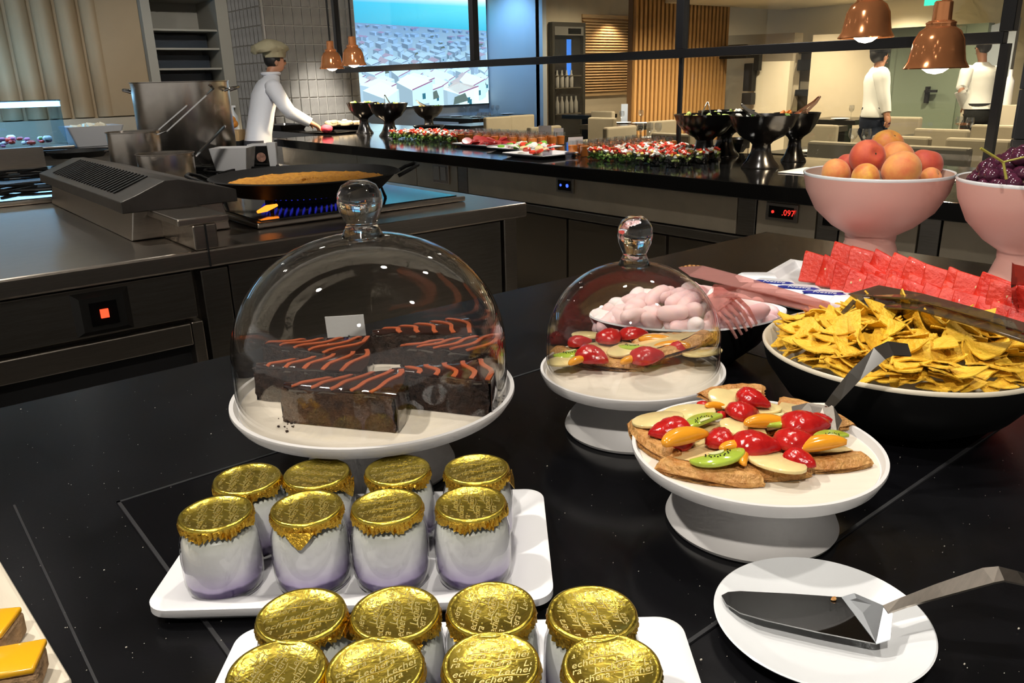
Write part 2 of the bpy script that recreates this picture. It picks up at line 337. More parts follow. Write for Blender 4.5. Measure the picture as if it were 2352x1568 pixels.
# wine fridge
fr = T('wine_fridge', 'tall dark built-in wine fridge with glass door', 'fridge', (11.18, 12.38, 0))
MB().box((0, -.10, .15), (.06, .02, 2.46)).box((.84, -.10, .15), (.90, .02, 2.46)).box((.06, -.10, 2.38), (.84, .02, 2.46)).box((.06, -.10, .15), (.84, .02, .3)).build('frame', mat('bronze_frame', (.05, .045, .035), .4), fr)
MB().box((.06, -.01, .3), (.84, .015, 2.38)).build('back_panel', M_dark, fr)
MB().box((.06, -.105, 2.22), (.84, -.03, 2.38)).build('header', mat('fridge_header', (.16, .15, .13), .4), fr)
MB().box((.42, -.115, 2.25), (.76, -.105, 2.35)).build('display', M_blackgloss, fr)
MB().box((.46, -.03, 1.45), (.57, -.012, 2.15)).build('blue_lamp', glow('fridge_blue', (.06, .28, 1), 1.0), fr)
for z in (.72, 1.22, 1.45): MB().box((.08, -.09, z), (.8, -.012, z+.02)).build('shelf', M_steeld, fr)
for k, (z, n) in enumerate([(.74, 5), (1.24, 4)]):
    for i in range(n): MB().lathe([(.04, 0), (.045, .02), (.045, .2), (.02, .27), (.02, .33)], 10).build('bottle', mat('pale_bottle', (.55, .53, .47), .3), fr, smooth=40).location = (.16+i*.13, -.05, z)
MB().box((.06, -.108, .3), (.84, -.103, 2.22)).build('glass_door', M_thin, fr)
# ------------------------------------------------------------------ big lit screen
def screen():
    t = T('video_wall', 'large lit screen showing white hillside town above the sea', 'screen', (0, 14.0, 0))
    X0, X1, Z0, Z1 = 7.60, 10.90, .95, 3.0
    MB().box((X0-.02, .01, Z0-.02), (X1+.02, .06, Z1+.02)).build('case', M_blackmatt, t)
    V, Fc, Cc = [], [], []
    def quad(pts, c, lay):
        o = len(V)
        for s, q in pts: V.append((X0+(X1-X0)*min(1, max(0, s)), -.0004*lay, Z0+(Z1-Z0)*min(1, max(0, q))))
        Fc.append(tuple(range(o, o+len(pts)))); Cc.append(c if isinstance(c[0], (tuple, list)) else [c]*len(pts))
    hi = .80
    quad([(0, hi-.08), (1, hi-.14), (1, .92), (0, .92)], [(.04, .42, .68), (.04, .45, .72), (.15, .75, .95), (.03, .50, .82)], 0)
    quad([(0, .92), (1, .92), (1, 1), (0, 1)], [(.03, .50, .82), (.15, .75, .95), (.9, 1, 1), (.25, .75, .95)], 0)
    quad([(0, 0), (1, 0), (1, hi-.10), (0, hi-.05)], [(.55, .85, .95), (.7, .95, 1), (.22, .40, .62), (.16, .30, .55)], 1)
    rnd = random.Random(11); lay = 2
    rows = 15
    for i in range(rows):
        k = i/(rows-1); q = (hi-.085)*(1-k)**1.15; h = .020+.17*k**1.4; n = int(17-13*k)
        sh = (.17+.36*k, .34+.44*k, .62+.33*k)
        for j in range(n):
            s = (j+rnd.uniform(-.35, .6))/n; q0 = q+rnd.uniform(-.3, .3)*h-.05*s*(1-k); ww = rnd.uniform(.5, 1.15)/n; dv = rnd.uniform(.75, 1.12)
            L = tuple(min(1, c*dv*1.15) for c in sh); D = tuple(c*dv*.62 for c in sh); Rf = (.26+.2*k, .24+.24*k, .50) if rnd.random() < .22 else tuple(min(1, c*1.25) for c in sh)
            sk = rnd.uniform(.25, .5)*h; m = s+ww*rnd.uniform(.35, .65)
            quad([(s, q0), (m, q0-sk), (m, q0-sk+h), (s, q0+h)], D, lay); quad([(m, q0-sk), (s+ww, q0), (s+ww, q0+h), (m, q0-sk+h)], L, lay)
            quad([(s, q0+h), (m, q0-sk+h), (s+ww, q0+h), (m-.1*ww, q0+h+sk*.9)], Rf, lay+1)
            if rnd.random() < .6: quad([(m, q0-sk+h), (s+ww, q0+h), (s+ww, q0+h*1.06), (m, q0-sk+h*1.06)], (.25, .10, .22) if k > .5 else (.06, .10, .25), lay+2)
            if k > .3 and rnd.random() < .7:
                wx = m+(s+ww-m)*rnd.uniform(.3, .6); wq = q0-sk*.5+h*.35; quad([(wx, wq), (wx+ww*.09, wq+.004), (wx+ww*.09, wq+h*.3), (wx, wq+h*.28)], (.03, .14, .2), lay+2)
            if rnd.random() < .12: quad([(s+ww*.3, q0+h*.2), (s+ww*.8, q0+h*.4), (s+ww*.7, q0+h*.8), (s+ww*.35, q0+h*.6)], (.10, .15, .14), lay+3)
        lay += 4
    me = bpy.data.meshes.new('lit_picture'); me.from_pydata(V, [], Fc); ca = me.color_attributes.new('Col', 'FLOAT_COLOR', 'CORNER'); i = 0
    for c in Cc:
        for q in c: ca.data[i].color = (*q, 1); i += 1
    m = bpy.data.materials.new('lit_picture'); m.use_nodes = True; nt = m.node_tree; nt.nodes.clear(); o = nt.nodes.new('ShaderNodeOutputMaterial'); e = nt.nodes.new('ShaderNodeEmission'); at = nt.nodes.new('ShaderNodeVertexColor'); at.layer_name = 'Col'
    nt.links.new(at.outputs[0], e.inputs[0]); e.inputs[1].default_value = 1.3; nt.links.new(e.outputs[0], o.inputs[0]); me.materials.append(m)
    link('lit_picture', me, t)
screen()
# ================================================================== cooking island
def island():
    t = T('cooking_island', 'long stainless steel cooking island with rolled front edge', 'kitchen island', (0, 0, 0))
    MB().box((-1.6, 2.70, .838), (2.30, 6.55, ZI)).build('worktop', M_steel, t, bevel=.008)
    MB().box((-1.6, 2.80, .0), (2.22, 6.5, .838)).build('carcass', M_steeld, t)
    MB().box((2.20, 2.74, 0), (2.27, 2.81, .838)).build('leg', M_steel, t, bevel=.004)
    d = MB().box((-.9, 2.745, .665), (.835, 2.80, .825)).build('drawer_front', M_steeld, t, bevel=.003)
    MB().box((.20, 2.725, .575), (.80, 2.76, .652)).build('lower_rail', M_steel, t, bevel=.004)
    MB().box((.805, 2.735, 0), (.845, 2.80, .652)).build('leg', M_steel, t, bevel=.004)
    MB().box((.14, 2.735, 0), (.19, 2.80, .652)).build('leg', M_steel, t, bevel=.004)
    MB().box((.19, 2.79, .05), (.805, 2.797, .575)).build('oven_recess', M_dark, t)
    MB().box((.86, 2.735, 0), (.955, 2.80, .825)).build('leg', M_steeld, t, bevel=.004)
    MB().box((.965, 2.755, .05), (2.19, 2.80, .825)).build('side_panel', M_steeld, t, bevel=.003)
    # control with red light
    c = MB(); c.loft([[(.455, 2.745, .672), (.625, 2.745, .672), (.625, 2.745, .812), (.455, 2.745, .812)], [(.475, 2.728, .688), (.605, 2.728, .688), (.605, 2.728, .796), (.475, 2.728, .796)]])
    c = c.build('control_panel', mat('control_bezel', (.05, .048, .045), .3, .6), t)
    MB().box((.50, 2.722, .705), (.58, 2.728, .78)).build('switch_well', M_blackgloss, c)
    MB().box((.528, 2.716, .728), (.552, 2.722, .756)).build('red_light', glow('red_light', (1, .06, .02), 2.2), c)
    # divider ridge
    MB().box((.845, 2.70, .90), (.925, 3.05, .985)).box((.80, 2.70, .985), (.97, 3.05, 1.01)).build('divider_ridge', M_steel, t, bevel=.005)
    MB().box((.883, 2.695, .842), (.888, 2.70, .985)).build('seam', M_dark, t)
    MB().box((-.5, 6.5, .9), (1.1, 6.55, 1.05)).build('rear_upstand', M_steel, t)
island()
def vent():
    t = T('flue_vent', 'dark steel roofed flue vent with louvre slots on the island', 'vent', (.735, 3.04, ZI+.002))
    b = MB(); b.loft([[(0, 0, 0), (.36, 0, 0), (.36, 1.36, 0), (0, 1.36, 0)], [(.02, 0, .11), (.34, 0, .11), (.34, 1.36, .11), (.02, 1.36, .11)]]); b.build('housing', M_steel, t, bevel=.004)
    dark = mat('blackened_steel', (.13, .12, .11), .42, .8, noise=.2, scale=12)
    pr = [(-.025, .105), (-.025, .145), (.02, .16), (.13, .205), (.18, .205), (.385, .15), (.385, .105)]
    b = MB(); b.loft([[(x, -.04, z) for x, z in pr], [(x, 1.38, z) for x, z in pr]]); rf = b.build('roof', dark, t, bevel=.003)
    sm = MB().box((0, -.009, -.004), (.135, .009, .0035)).mesh('slot', M_dark)
    for i in range(24): o = link('slot', sm, rf); o.location = (.004, .16+i*.045, .1565); o.rotation_euler = (0, -.372, 0)
vent()
def hob():
    t = T('gas_hob', 'black gas hob with steel rim and lit burners under the paella pan', 'hob', (1.16, 2.94, ZI+.002))
    MB().box((0, 0, 0), (.98, 1.25, .022)).build('rim', M_steel, t, bevel=.006)
    MB().box((.03, .03, .022), (.95, 1.22, .026)).build('plate', M_blackgloss, t)
    for bx, by in ((.45, .55), (.45, .55)):
        pass
    MB().lathe([(.17, .026), (.17, .045), (.15, .052), (.10, .052), (.10, .03)], 40).build('burner', M_blackmatt, t, smooth=40).location = (.42, .48, 0)
    fl = glow('gas_flame', (.05, .06, 1), .5)
    for i in range(44):
        a = 2*PI*i/44; o = MB().lathe([(.002, 0), (.006, .012), (.004, .028), (.0005, .040)], 6).build('flame', fl, t); o.location = (.42+.178*math.cos(a), .48+.178*math.sin(a), .042); o.rotation_euler = (.5*math.sin(a), -.5*-math.cos(a), 0)
    MB().tube([(.06, .13, .045), (.11, .16, .05), (.17, .20, .052)], [.006, .013, .006]).build('pilot_flame', glow('pilot_flame', (1, .25, .02), 2.2), t)
    g = MB()
    for k in range(8):
        a = 2*PI*k/8; g.ribbon([(.42+.09*math.cos(a), .48+.09*math.sin(a), .085), (.42+.36*math.cos(a), .48+.36*math.sin(a), .085), (.42+.38*math.cos(a), .48+.38*math.sin(a), .026)], .012, .012)
    g.build('pan_support', M_blackmatt, t)
    # paella pan and rice
    c = P(703, 398, 1.06); R = .395
    q = T('paella_pan', 'wide black two-handled paella pan on the lit hob', 'pan', (c.x, c.y, .992))
    MB().lathe([(0.01, 0), (R*.80, 0), (R*.97, .062), (R*1.01, .066), (R*.985, .070), (R*.79, .006), (0.01, .006)], 72).build('pan_body', M_blackmatt, q, smooth=40)
    for s in (0, PI):
        h = [(R*.97, -.07, .045), (R*1.1, -.075, .07), (R*1.2, -.04, .085), (R*1.2, .04, .085), (R*1.1, .075, .07), (R*.97, .07, .045)]
        o = MB().tube(h, .008).build('handle', M_blackmatt, q, smooth=60); o.rotation_euler = (0, 0, s+RZ+.25)
    r = MB(); rnd = random.Random(3); rings = []
    for i in range(26):
        rr = .004+R*.855*i/25; rings.append([(rr*math.cos(2*PI*j/80), rr*math.sin(2*PI*j/80), .037+.006*rnd.random()+(.006 if rnd.random() < .1 else 0)-(.008 if i == 25 else 0)) for j in range(80)])
    r.loft(rings)
    o = r.build('saffron_rice', mat('saffron_rice', (.95, .46, .03), .5, noise=.5, scale=60, col2=(.62, .22, .015), bump=.6, bscale=400), smooth=80)
    o.location = q.location; o['kind'] = 'stuff'; tag(o, 'orange saffron rice filling the paella pan', 'rice')
hob()
def pots():
    def pot(name, label, px, py, dpx, h, zb=.955, handle=None, lid=None, pxr=0):
        c = P(px, py, zb); R = dpx/2*depth(c)/FPX
        t = T(name, label, 'pot', (c.x, c.y, zb), RZ)
        MB().lathe([(.01, 0), (R*.97, 0), (R, .012), (R, h-.006), (R+.006, h-.003), (R+.006, h), (R-.003, h), (R-.003, .006), (.01, .006)], 56).build('body', M_pot, t, smooth=40)
        return t, R, c
    t, R, c = pot('stock_pot', 'tall stainless steel stock pot with loop handles', 440, 374, 205, .50)
    for s in (-1, 1):
        MB().tube([(s*R, -.05, .44), (s*(R+.05), -.055, .455), (s*(R+.075), 0, .46), (s*(R+.05), .055, .455), (s*R, .05, .44)], .008).build('handle', M_pol, t, smooth=60)
    t, R, c = pot('saucepan', 'taller stainless saucepan with raised handle before the stock pot', 322, 402, 112, .24)
    MB().ribbon([(R, 0, .22), (R+.05, 0, .235), (R+.26, .10, .42), (R+.30, .11, .455), (R+.28, .12, .475)], [.03, .022, .022, .026, .02], .007).build('handle', M_pol, t)
    t, R, c = pot('saucepan', 'low stainless saucepan nearest to the paella pan', 388, 414, 122, .145, .945)
    MB().ribbon([(R, .05, .12), (R+.02, .06, .14), (R+.13, .17, .26), (R+.14, .175, .27)], [.03, .022, .024, .02], .008).build('handle', M_pol, t)
    v = P(322, 402, .955); t = T('hidden_pan_handle', 'steel handle of a hidden pan, set in the taller saucepan', 'hidden_pan_handle', (v.x, v.y, .965), RZ)  # long handle stands in for that of a pan hidden behind
    MB().ribbon([(.02, 0, .05), (.09, .02, .20), (.30, .06, .36)], [.02, .020, .026], .007).build('handle', M_pol, t); MB().lathe([(.004, 0), (.035, .008), (.045, .035), (.042, .035), (.03, .012), (.004, .005)], 20).build('cup', M_pol, t, smooth=50)
    # second hob with grates on the far half of the island
    t = T('gas_hob', 'black gas hob with cast grates beneath the saucepans', 'hob', (.50, 4.45, ZI+.002))
    MB().box((0, 0, 0), (1.75, 1.95, .02)).build('rim', M_steel, t, bevel=.005); MB().box((.03, .03, .02), (1.72, 1.92, .024)).build('plate', M_blackgloss, t)
    for i in range(3):
        for j in range(2):
            g = MB(); cx, cy = .3+.55*i, .5+.9*j
            g.tube([(cx+.22*math.cos(2*PI*k/20), cy+.22*math.sin(2*PI*k/20), .034) for k in range(21)], .008, 6)
            for k in range(4): a = PI/4+PI/2*k; g.ribbon([(cx+.05*math.cos(a), cy+.05*math.sin(a), .036), (cx+.32*math.cos(a), cy+.32*math.sin(a), .036)], .014, .014)
            g.build('grate', M_blackmatt, t); MB().lathe([(.07, .024), (.07, .032), (.05, .033)], 20).build('burner', M_blackmatt, t).location = (cx, cy, 0)
    c = P(180, 355, .96); t = T('frying_pan', 'black frying pan with steel handle behind the flue vent', 'pan', (c.x, c.y, .943), RZ)
    MB().lathe([(.01, 0), (.17, 0), (.21, .045), (.205, .045), (.165, .006), (.01, .006)], 40).build('pan_body', M_blackmatt, t, smooth=40); MB().ribbon([(.2, 0, .04), (.42, .02, .09)], .028, .012).build('handle', M_steeld, t)
    # tubs
    for px0, px1, yt, yb, m, lb, D in [(496, 582, 338, 378, M_white, 'white open plastic tub left of the black tub', 4.9), (578, 622, 334, 372, M_blackmatt, 'black tub with a round label between white tubs', 5.2), (618, 640, 326, 372, M_white, 'white slim tub at the end of the tub row', 5.05)]:
        a, b, c = PD(px0, yb, D), PD(px1, yb, D), PD(px0, yt, D); W = (b-a).length; zb = .924; h = c.z-zb
        t = T('food_tub', lb, 'tub', ((a.x+b.x)/2, (a.y+b.y)/2, zb), RZ)
        mb = MB(); n = 4
        lo = rrect(W*.8, W*.7, .01, 2); hi_ = rrect(W, W*.85, .012, 2); li = rrect(W*.94, W*.79, .01, 2); bi = rrect(W*.74, W*.64, .008, 2)
        mb.loft([[(x, y, 0) for x, y in lo], [(x, y, h) for x, y in hi_], [(x, y, h) for x, y in li], [(x, y, .01) for x, y in bi]]); mb.build('body', m, t, smooth=40)
        if m is M_blackmatt:
            MB().lathe([(.001, 0), (.03, 0), (.03, .002), (.001, .002)], 20).build('label', mat('tub_label', (.55, .30, .22), .5, noise=.6, scale=40), t).matrix_local = Matrix.Translation((.02, -W*.42, h*.45)) @ Matrix.Rotation(PI/2, 4, 'X')
            MB().box((-W*.51, -W*.45, h), (W*.51, W*.45, h+.012)).build('lid', M_white, t, bevel=.003)
pots()
def left_far():
    # counter along the fluted wall with lit glass case
    t = T('wall_counter', 'dark counter along the fluted wall at the kitchen end', 'counter', (0, 0, 0))
    MB().box((-2, 7.75, .90), (2.45, 8.6, .945)).build('worktop', M_blackgloss, t, bevel=.004); MB().box((-2, 7.8, 0), (2.45, 8.6, .90)).build('carcass', M_steeld, t)
    c = PY(70, 300, 8.1)
    g = T('display_case', 'glass food case with bright blue-white lamp by the fluted wall', 'display case', (c.x, 8.12, .947))
    xr = PY(138, 300, 8.1).x-c.x
    MB().box((-.9, -.25, 0), (xr+.05, .3, .02)).build('base_tray', M_steel, g, bevel=.004)
    MB().box((-.9, -.2, .345), (xr, .26, .385)).build('lamp_bar', glow('case_lamp', (.5, .78, 1), 7), g)
    MB().box((-.9, -.23, .02), (xr, -.225, .40)).build('front_pane', thin_glass('blue_pane', (.72, .88, 1), 1.2, .03), g)
    MB().box((xr-.006, -.23, .02), (xr, .28, .40)).build('side_pane', thin_glass('blue_pane'), g)
    MB().box((-.9, -.24, .385), (xr+.004, .28, .40)).build('top_pane', thin_glass('blue_pane'), g)
    rnd = random.Random(5); cols = [mat('onion_white', (.8, .75, .78), .5), mat('radish_pink', (.65, .18, .35), .5), mat('tomato_red', (.75, .06, .03), .3), mat('herb_green', (.12, .25, .04), .5)]
    for i in range(34):
        o = MB().ball((0, 0, 0), rnd.uniform(.018, .04), 8, 5, 1, 1, .7).build('salad_piece', cols[rnd.choice([0, 0, 0, 1, 1, 2, 3])]); o.location = (c.x+rnd.uniform(-.32, xr-.06), 8.12+rnd.uniform(-.17, .12), .985+rnd.uniform(0, .06))
        tag(o, 'piece of mixed salad inside the lit glass case', 'salad', 'salad pieces in the lit glass case')
    a = PY(213, 300, 8.0)
    t = T('food_bin', 'white bin of pale cubes beside the lit glass case', 'bin', (a.x, 8.05, .947))
    lo, hi_, li, bi = rrect(.34, .3, .02, 3), rrect(.46, .4, .02, 3), rrect(.44, .38, .02, 3), rrect(.32, .28, .02, 3)
    MB().loft([[(x, y, 0) for x, y in lo], [(x, y, .17) for x, y in hi_], [(x, y, .17) for x, y in li], [(x, y, .12) for x, y in bi]]).build('body', mat('grey_white_bin', (.45, .46, .48), .4), t, smooth=30)
    for i in range(16):
        o = MB().box((-.025, -.02, -.012), (.025, .02, .012)).build('bread_cube', mat('pale_bread', (.72, .66, .5), .7)); o.location = (a.x+rnd.uniform(-.16, .16), 8.05+rnd.uniform(-.14, .12), 1.095+rnd.uniform(0, .03)); o.rotation_euler = (rnd.uniform(-.5, .5), rnd.uniform(-.5, .5), rnd.uniform(0, 3))
        tag(o, 'pale cube heaped in the white bin', 'bread', 'pale cubes in the white bin')
    # crate of oranges and a soap bottle behind the cook
    c = PD(520, 285, 8.0)
    t = T('fruit_crate', 'light wooden crate of oranges behind the cook', 'crate', (c.x, c.y, .90), RZ)
    MB().box((-.14, -.12, 0), (.14, .12, .10)).build('body', mat('crate_wood', (.45, .30, .14), .6), t)
    rnd = random.Random(2)
    for i in range(12):
        o = MB().ball((0, 0, 0), .04, 12, 8).build('orange', mat('orange_peel', (.72, .27, .03), .45, bump=.1, bscale=300), smooth=80); o.location = (c.x+rnd.uniform(-.09, .09), c.y+rnd.uniform(-.08, .08), 1.04+rnd.uniform(0, .10)); tag(o, 'orange piled in the wooden crate behind the cook', 'orange', 'oranges in the crate')
    t = T('side_table', 'dark stand carrying the crate of oranges', 'stand', (c.x, c.y, 0), RZ); MB().box((-.15, -.13, .86), (.15, .13, .899)).build('top', M_blackmatt, t); MB().box((-.13, -.12, 0), (.13, .12, .86)).build('body', M_dark, t)
    d = PD(531, 225, 8.25); t = T('soap_bottle', 'clear pump bottle beside the crate of oranges', 'bottle', (d.x, d.y, .90)); MB().lathe([(.01, 0), (.045, 0), (.045, .22), (.015, .27), (.012, .31)], 16).build('body', mat('frosted_plastic', (.6, .65, .68), .3), t, smooth=40); MB().box((-.03, -.01, .31), (.03, .01, .33)).build('pump', M_white, t)
left_far()
# ================================================================== rear buffet counter
def rear_counter():
    t = T('buffet_counter', 'long black-topped buffet counter with steel fascia behind the island', 'counter', (0, 0, 0))
    MB().box((3.33, -1.2, ZB-.075), (4.62, 7.75, ZB)).build('worktop', M_blackgloss, t, bevel=.004)
    MB().prism([(3.9, 7.75), (5.36, 7.75), (5.36, 9.59), (3.9, 9.59)], ZB-.075, ZB).build('end_worktop', M_blackgloss, t, bevel=.004)
    MB().box((3.95, 7.7, 0), (5.3, 9.5, ZB-.075)).build('end_carcass', M_steeld, t)
    MB().box((3.43, -1.2, 0), (4.5, 7.70, ZB-.075)).build('carcass', M_steeld, t)
    ys = [7.70, 6.2, 5.28, 4.74, 4.62, 2.36, 2.25, 1.93, 1.82, 1.47, 1.38, -1.2]
    fm = mat('warm_steel_fascia', (.50, .43, .32), .42, .6, noise=.12, scale=6)
    for i, (a, b) in enumerate(zip(ys, ys[1:])):
        MB().box((3.385, b+.004, .655), (3.43, a-.004, ZB-.075)).build('fascia_panel', M_steeld if a-b < .2 else fm, t, bevel=.002)
    MB().box((3.37, -1.2, .60), (3.43, 7.7, .648)).build('fascia_lip', M_steeld, t, bevel=.004)
    yy = 7.6
    while yy > -1:
        MB().box((3.40, yy-.78, .06), (3.43, yy, .585)).build('cabinet_door', mat('bronze_steel', (.20, .17, .13), .38, .9), t, bevel=.003); yy -= .80
    def unit(px, py, wd, hh, txt=None, col=(1, .03, .02), dot=0):
        c = PX(px, py, 3.385); f = MB().box((3.372, c.y-wd/2-.02, c.z-hh/2-.015), (3.386, c.y+wd/2+.02, c.z+hh/2+.015)).build('control_unit', M_steeld, t, bevel=.003)
        MB().box((3.368, c.y-wd/2, c.z-hh/2), (3.374, c.y+wd/2, c.z+hh/2)).build('display', M_blackgloss, f)
        g = glow('led_%d' % int(col[2]*10), col, 1.8)
        if dot is not None:
            for q, r in dot: MB().lathe([(.001, 0), (r, 0), (r, .002), (.001, .002)], 14).build('indicator_light', g, f).matrix_local = Matrix.Translation((3.366, c.y+q, c.z)) @ Matrix.Rotation(-PI/2, 4, 'Y')
        if txt:
            o = link('digits', text_mesh('digits', txt, .04, m=g), f); o.matrix_local = Matrix.Translation((3.366, c.y-.04, c.z)) @ Matrix.Rotation(-PI/2, 4, 'Z') @ Matrix.Rotation(PI/2, 4, 'X')
    unit(1300, 425, .11, .06, None, (.05, .12, 1), [(.028, .008), (-.03, .011)])
    unit(1798, 487, .13, .055, '.097', dot=[(.042, .007)])
    unit(1918, 505, .10, .055, None, dot=[(.0, .008)])
    c = PX(1015, 397, 3.385)
    f = MB().box((3.37, c.y-.10, c.z-.075), (3.386, c.y+.10, c.z+.075)).build('socket_plate', M_steel, t, bevel=.004)
    for q in (-.042, .042): MB().box((3.364, c.y+q-.035, c.z-.05), (3.371, c.y+q+.035, c.z+.05)).build('rocker_switch', mat('grey_switch', (.35, .34, .31), .4), f, bevel=.002)
rear_counter()
# ------------------------------------------------------------------ glass gantry and heat lamps
def gantry():
    t = T('glass_gantry', 'black-framed glass screen standing over the buffet counter', 'glass screen', (0, 0, 0))
    X = 4.50; zr = 1.558
    yl, yr = PX(775, 150, X).y, PX(2306, 112, X).y
    MB().box((X-.03, yr, zr-.028), (X+.03, yl, zr+.028)).build('rail', M_rail, t, bevel=.003)
    py = [PX(px, 60, X).y for px in (773, 1088, 1567, 2318)]
    for y in py: MB().box((X-.03, y-.032, zr+.028), (X+.03, y+.032, CEIL-.001)).build('post', M_rail, t, bevel=.003)
    MB().box((X-.012, py[2]-.018, ZB), (X+.012, py[2]+.005, zr-.028)).build('mullion', M_rail, t); MB().box((X-.02, py[3]-.02, ZB), (X+.02, py[3]+.02, zr-.028)).build('mullion', M_rail, t)
    gl = thin_glass('screen_glass', (.97, .975, .96), .9, .0)
    for a, b in zip(py, py[1:]): MB().box((X-.004, b+.033, zr+.03), (X+.004, a-.033, CEIL-.01)).build('glass_pane', gl, t)
    MB().box((X-.004, py[3]+.022, ZB+.002), (X+.004, py[2]-.02, zr-.03)).build('glass_pane', gl, t)
gantry()
def lamp(px, py, dpx, label, k=1.0, e=40, ang=115):
    D = .125*2*k*FPX/dpx; c = PD(px, py, D)
    t = T('heat_lamp', label, 'lamp', c, 0, 'copper heat lamps over the buffet')
    pr = [(.125, 0), (.128, .004), (.112, .03), (.104, .075), (.098, .115), (.080, .150), (.058, .166), (.056, .185), (.050, .188), (.050, .19), (.038, .192), (.036, .262), (.030, .268), (.005, .268)]
    pi = [(.005, .15), (.07, .14), (.09, .11), (.10, .07), (.108, .03), (.122, .003), (.125, 0)]
    t.scale = (k, k, k)
    MB().lathe(pi+pr, 48).build('shade', M_copper, t, smooth=35)
    MB().lathe([(.053, .176), (.059, .178), (.059, .184), (.053, .186)], 36, caps=False).build('collar', M_copper, t, smooth=40)
    MB().lathe([(.002, -.022), (.03, -.016), (.052, .0), (.060, .02), (.045, .06), (.02, .10), (.002, .10)], 28).build('bulb', glow('lamp_bulb', (1, .82, .58), 9), t, smooth=60)
    MB().tube([(0, 0, .262), (0, 0, (CEIL-c.z)/k-.04)], .009).build('cable', M_blackmatt, t); MB().lathe([(.045, (CEIL-c.z)/k-.045), (.045, (CEIL-c.z)/k-.002), (.01, (CEIL-c.z)/k-.002)], 20).build('ceiling_rose', M_blackmatt, t)
    l = bpy.data.lights.new('bulb_light', 'SPOT'); l.energy = e; l.spot_size = math.radians(ang); l.spot_blend = .5; l.color = (1, .78, .5); l.shadow_soft_size = .04
    o = bpy.data.objects.new('bulb_light', l); COL.objects.link(o); o.parent = t; o.location = (0, 0, -.03)
lamp(1988, 88, 119, 'copper heat lamp cut by the top edge, higher of the right pair'); lamp(2148, 158, 135, 'large copper heat lamp, nearest and lowest hanging')
lamp(763, 158, 56, 'small far copper heat lamp nearest the cook', 1.0, 80, 150); lamp(813, 150, 58, 'far copper heat lamp overlapping the lit town screen', 1.0, 80, 150)
# ------------------------------------------------------------------ pedestal bowls on the rear counter
M_pbowl = mat('black_glazed_bowl', (.008, .007, .007), .22, spec=.6)
def ped_bowl(px, py, wpx, pyf, label):
    # px, py: centre of the rim; wpx its width; pyf: where the foot meets the counter
    f = P(px, pyf, ZB); c = PD(px, py, depth(f)-.08); zt = c.z; c = Vector((f.x, f.y, zt)); R = wpx/2*depth(c)/FPX; h = zt-ZB
    t = T('pedestal_bowl', label, 'bowl', (c.x, c.y, ZB+.001), 0, 'black pedestal bowls')
    MB().lathe([(.01, 0), (R*.55, 0), (R*.54, h*.03), (R*.40, h*.14), (R*.29, h*.30), (R*.26, h*.44), (R*.34, h*.50), (R*.62, h*.60), (R*.86, h*.78), (R, h), (R*.97, h), (R*.82, h*.78), (R*.58, h*.62), (.01, h*.54)], 56).build('bowl_body', M_pbowl, t, smooth=50)
    return c, R, h
HT = [mat('leaf_green', (.14, .30, .04), .5), mat('lettuce_light', (.55, .68, .18), .5), mat('tomato_red', (.75, .06, .03), .3), mat('feta_white', (.85, .83, .76), .5), mat('corn_yellow', (.8, .6, .12), .4), mat('carrot_orange', (.80, .25, .03), .45), mat('olive_dark', (.02, .018, .015), .3)]
def fill(c, R, zt, n, cols, label, group, sz=.03, cat='food'):
    rnd = random.Random(int(c.x*1000))
    for i in range(n):
        a = rnd.uniform(0, 2*PI); r = R*.75*math.sqrt(rnd.random())
        o = MB().ball((0, 0, 0), rnd.uniform(.7, 1.2)*sz, 7, 5, 1, .7, .5).jitter(.003).build('food_piece', rnd.choice(cols)); o.location = (c.x+r*math.cos(a), c.y+r*math.sin(a), zt-.02+rnd.uniform(-.01, .02)); o.rotation_euler = (rnd.uniform(-1, 1), rnd.uniform(-1, 1), a)
        tag(o, label, cat, group)
def tongs(c, zt, ang, L, m, label, lift=.5, group=None):
    t = T('serving_tongs', label, 'tongs', (c.x, c.y, zt), ang)
    for s in (-1, 1): MB().ribbon([(0, s*.022, 0), (L*.25, s*.026, L*.25*lift), (L*.8, s*.012, L*.8*lift), (L, s*.004, L*lift+.01)], [.03, .02, .016, .014], .003, up=(0, 1, 0)).build('arm', m, t)
    MB().ball((L, 0, L*lift+.01), .008, 8, 6).build('hinge', m, t, smooth=60)
bowls = [(1616, 262, 146, 368, 'front left black pedestal bowl of the right group', [4, 1, 1]), (1662, 254, 128, 358, 'rear black pedestal bowl of the right group', [4, 1, 3]),
         (1745, 264, 158, 384, 'front middle black pedestal bowl of the right group', [3, 0, 6]), (1822, 259, 104, 370, 'far right black pedestal bowl with orange filling', [5, 5, 2]),
         (838, 235, 74, 306, 'black pedestal bowl nearest the cook', [0, 1]), (896, 237, 92, 312, 'middle black pedestal bowl of the left group', [0, 1, 4]), (986, 243, 72, 300, 'last black pedestal bowl of the left group', [0, 4])]
for i, (px, py, wp, pf, lb, cl) in enumerate(bowls):
    c, R, h = ped_bowl(px, py, wp, pf, lb); zt = c.z
    fill(c, R, zt, 14, [HT[k] for k in cl], 'salad piece in the '+lb, 'filling of the '+lb, .022)
    if i in (0, 2, 3, 6, 5): tongs(c, zt-.02, [.6, 0, 2.4, -.2, 0, 1.2, 2.3][i], [.13, 0, .12, .17, 0, .15, .12][i], M_copper_in if i == 3 else M_steeld, 'serving tongs sticking out of the '+lb.replace(' of the right group', '').replace(' by the salad cups', ''), .55)
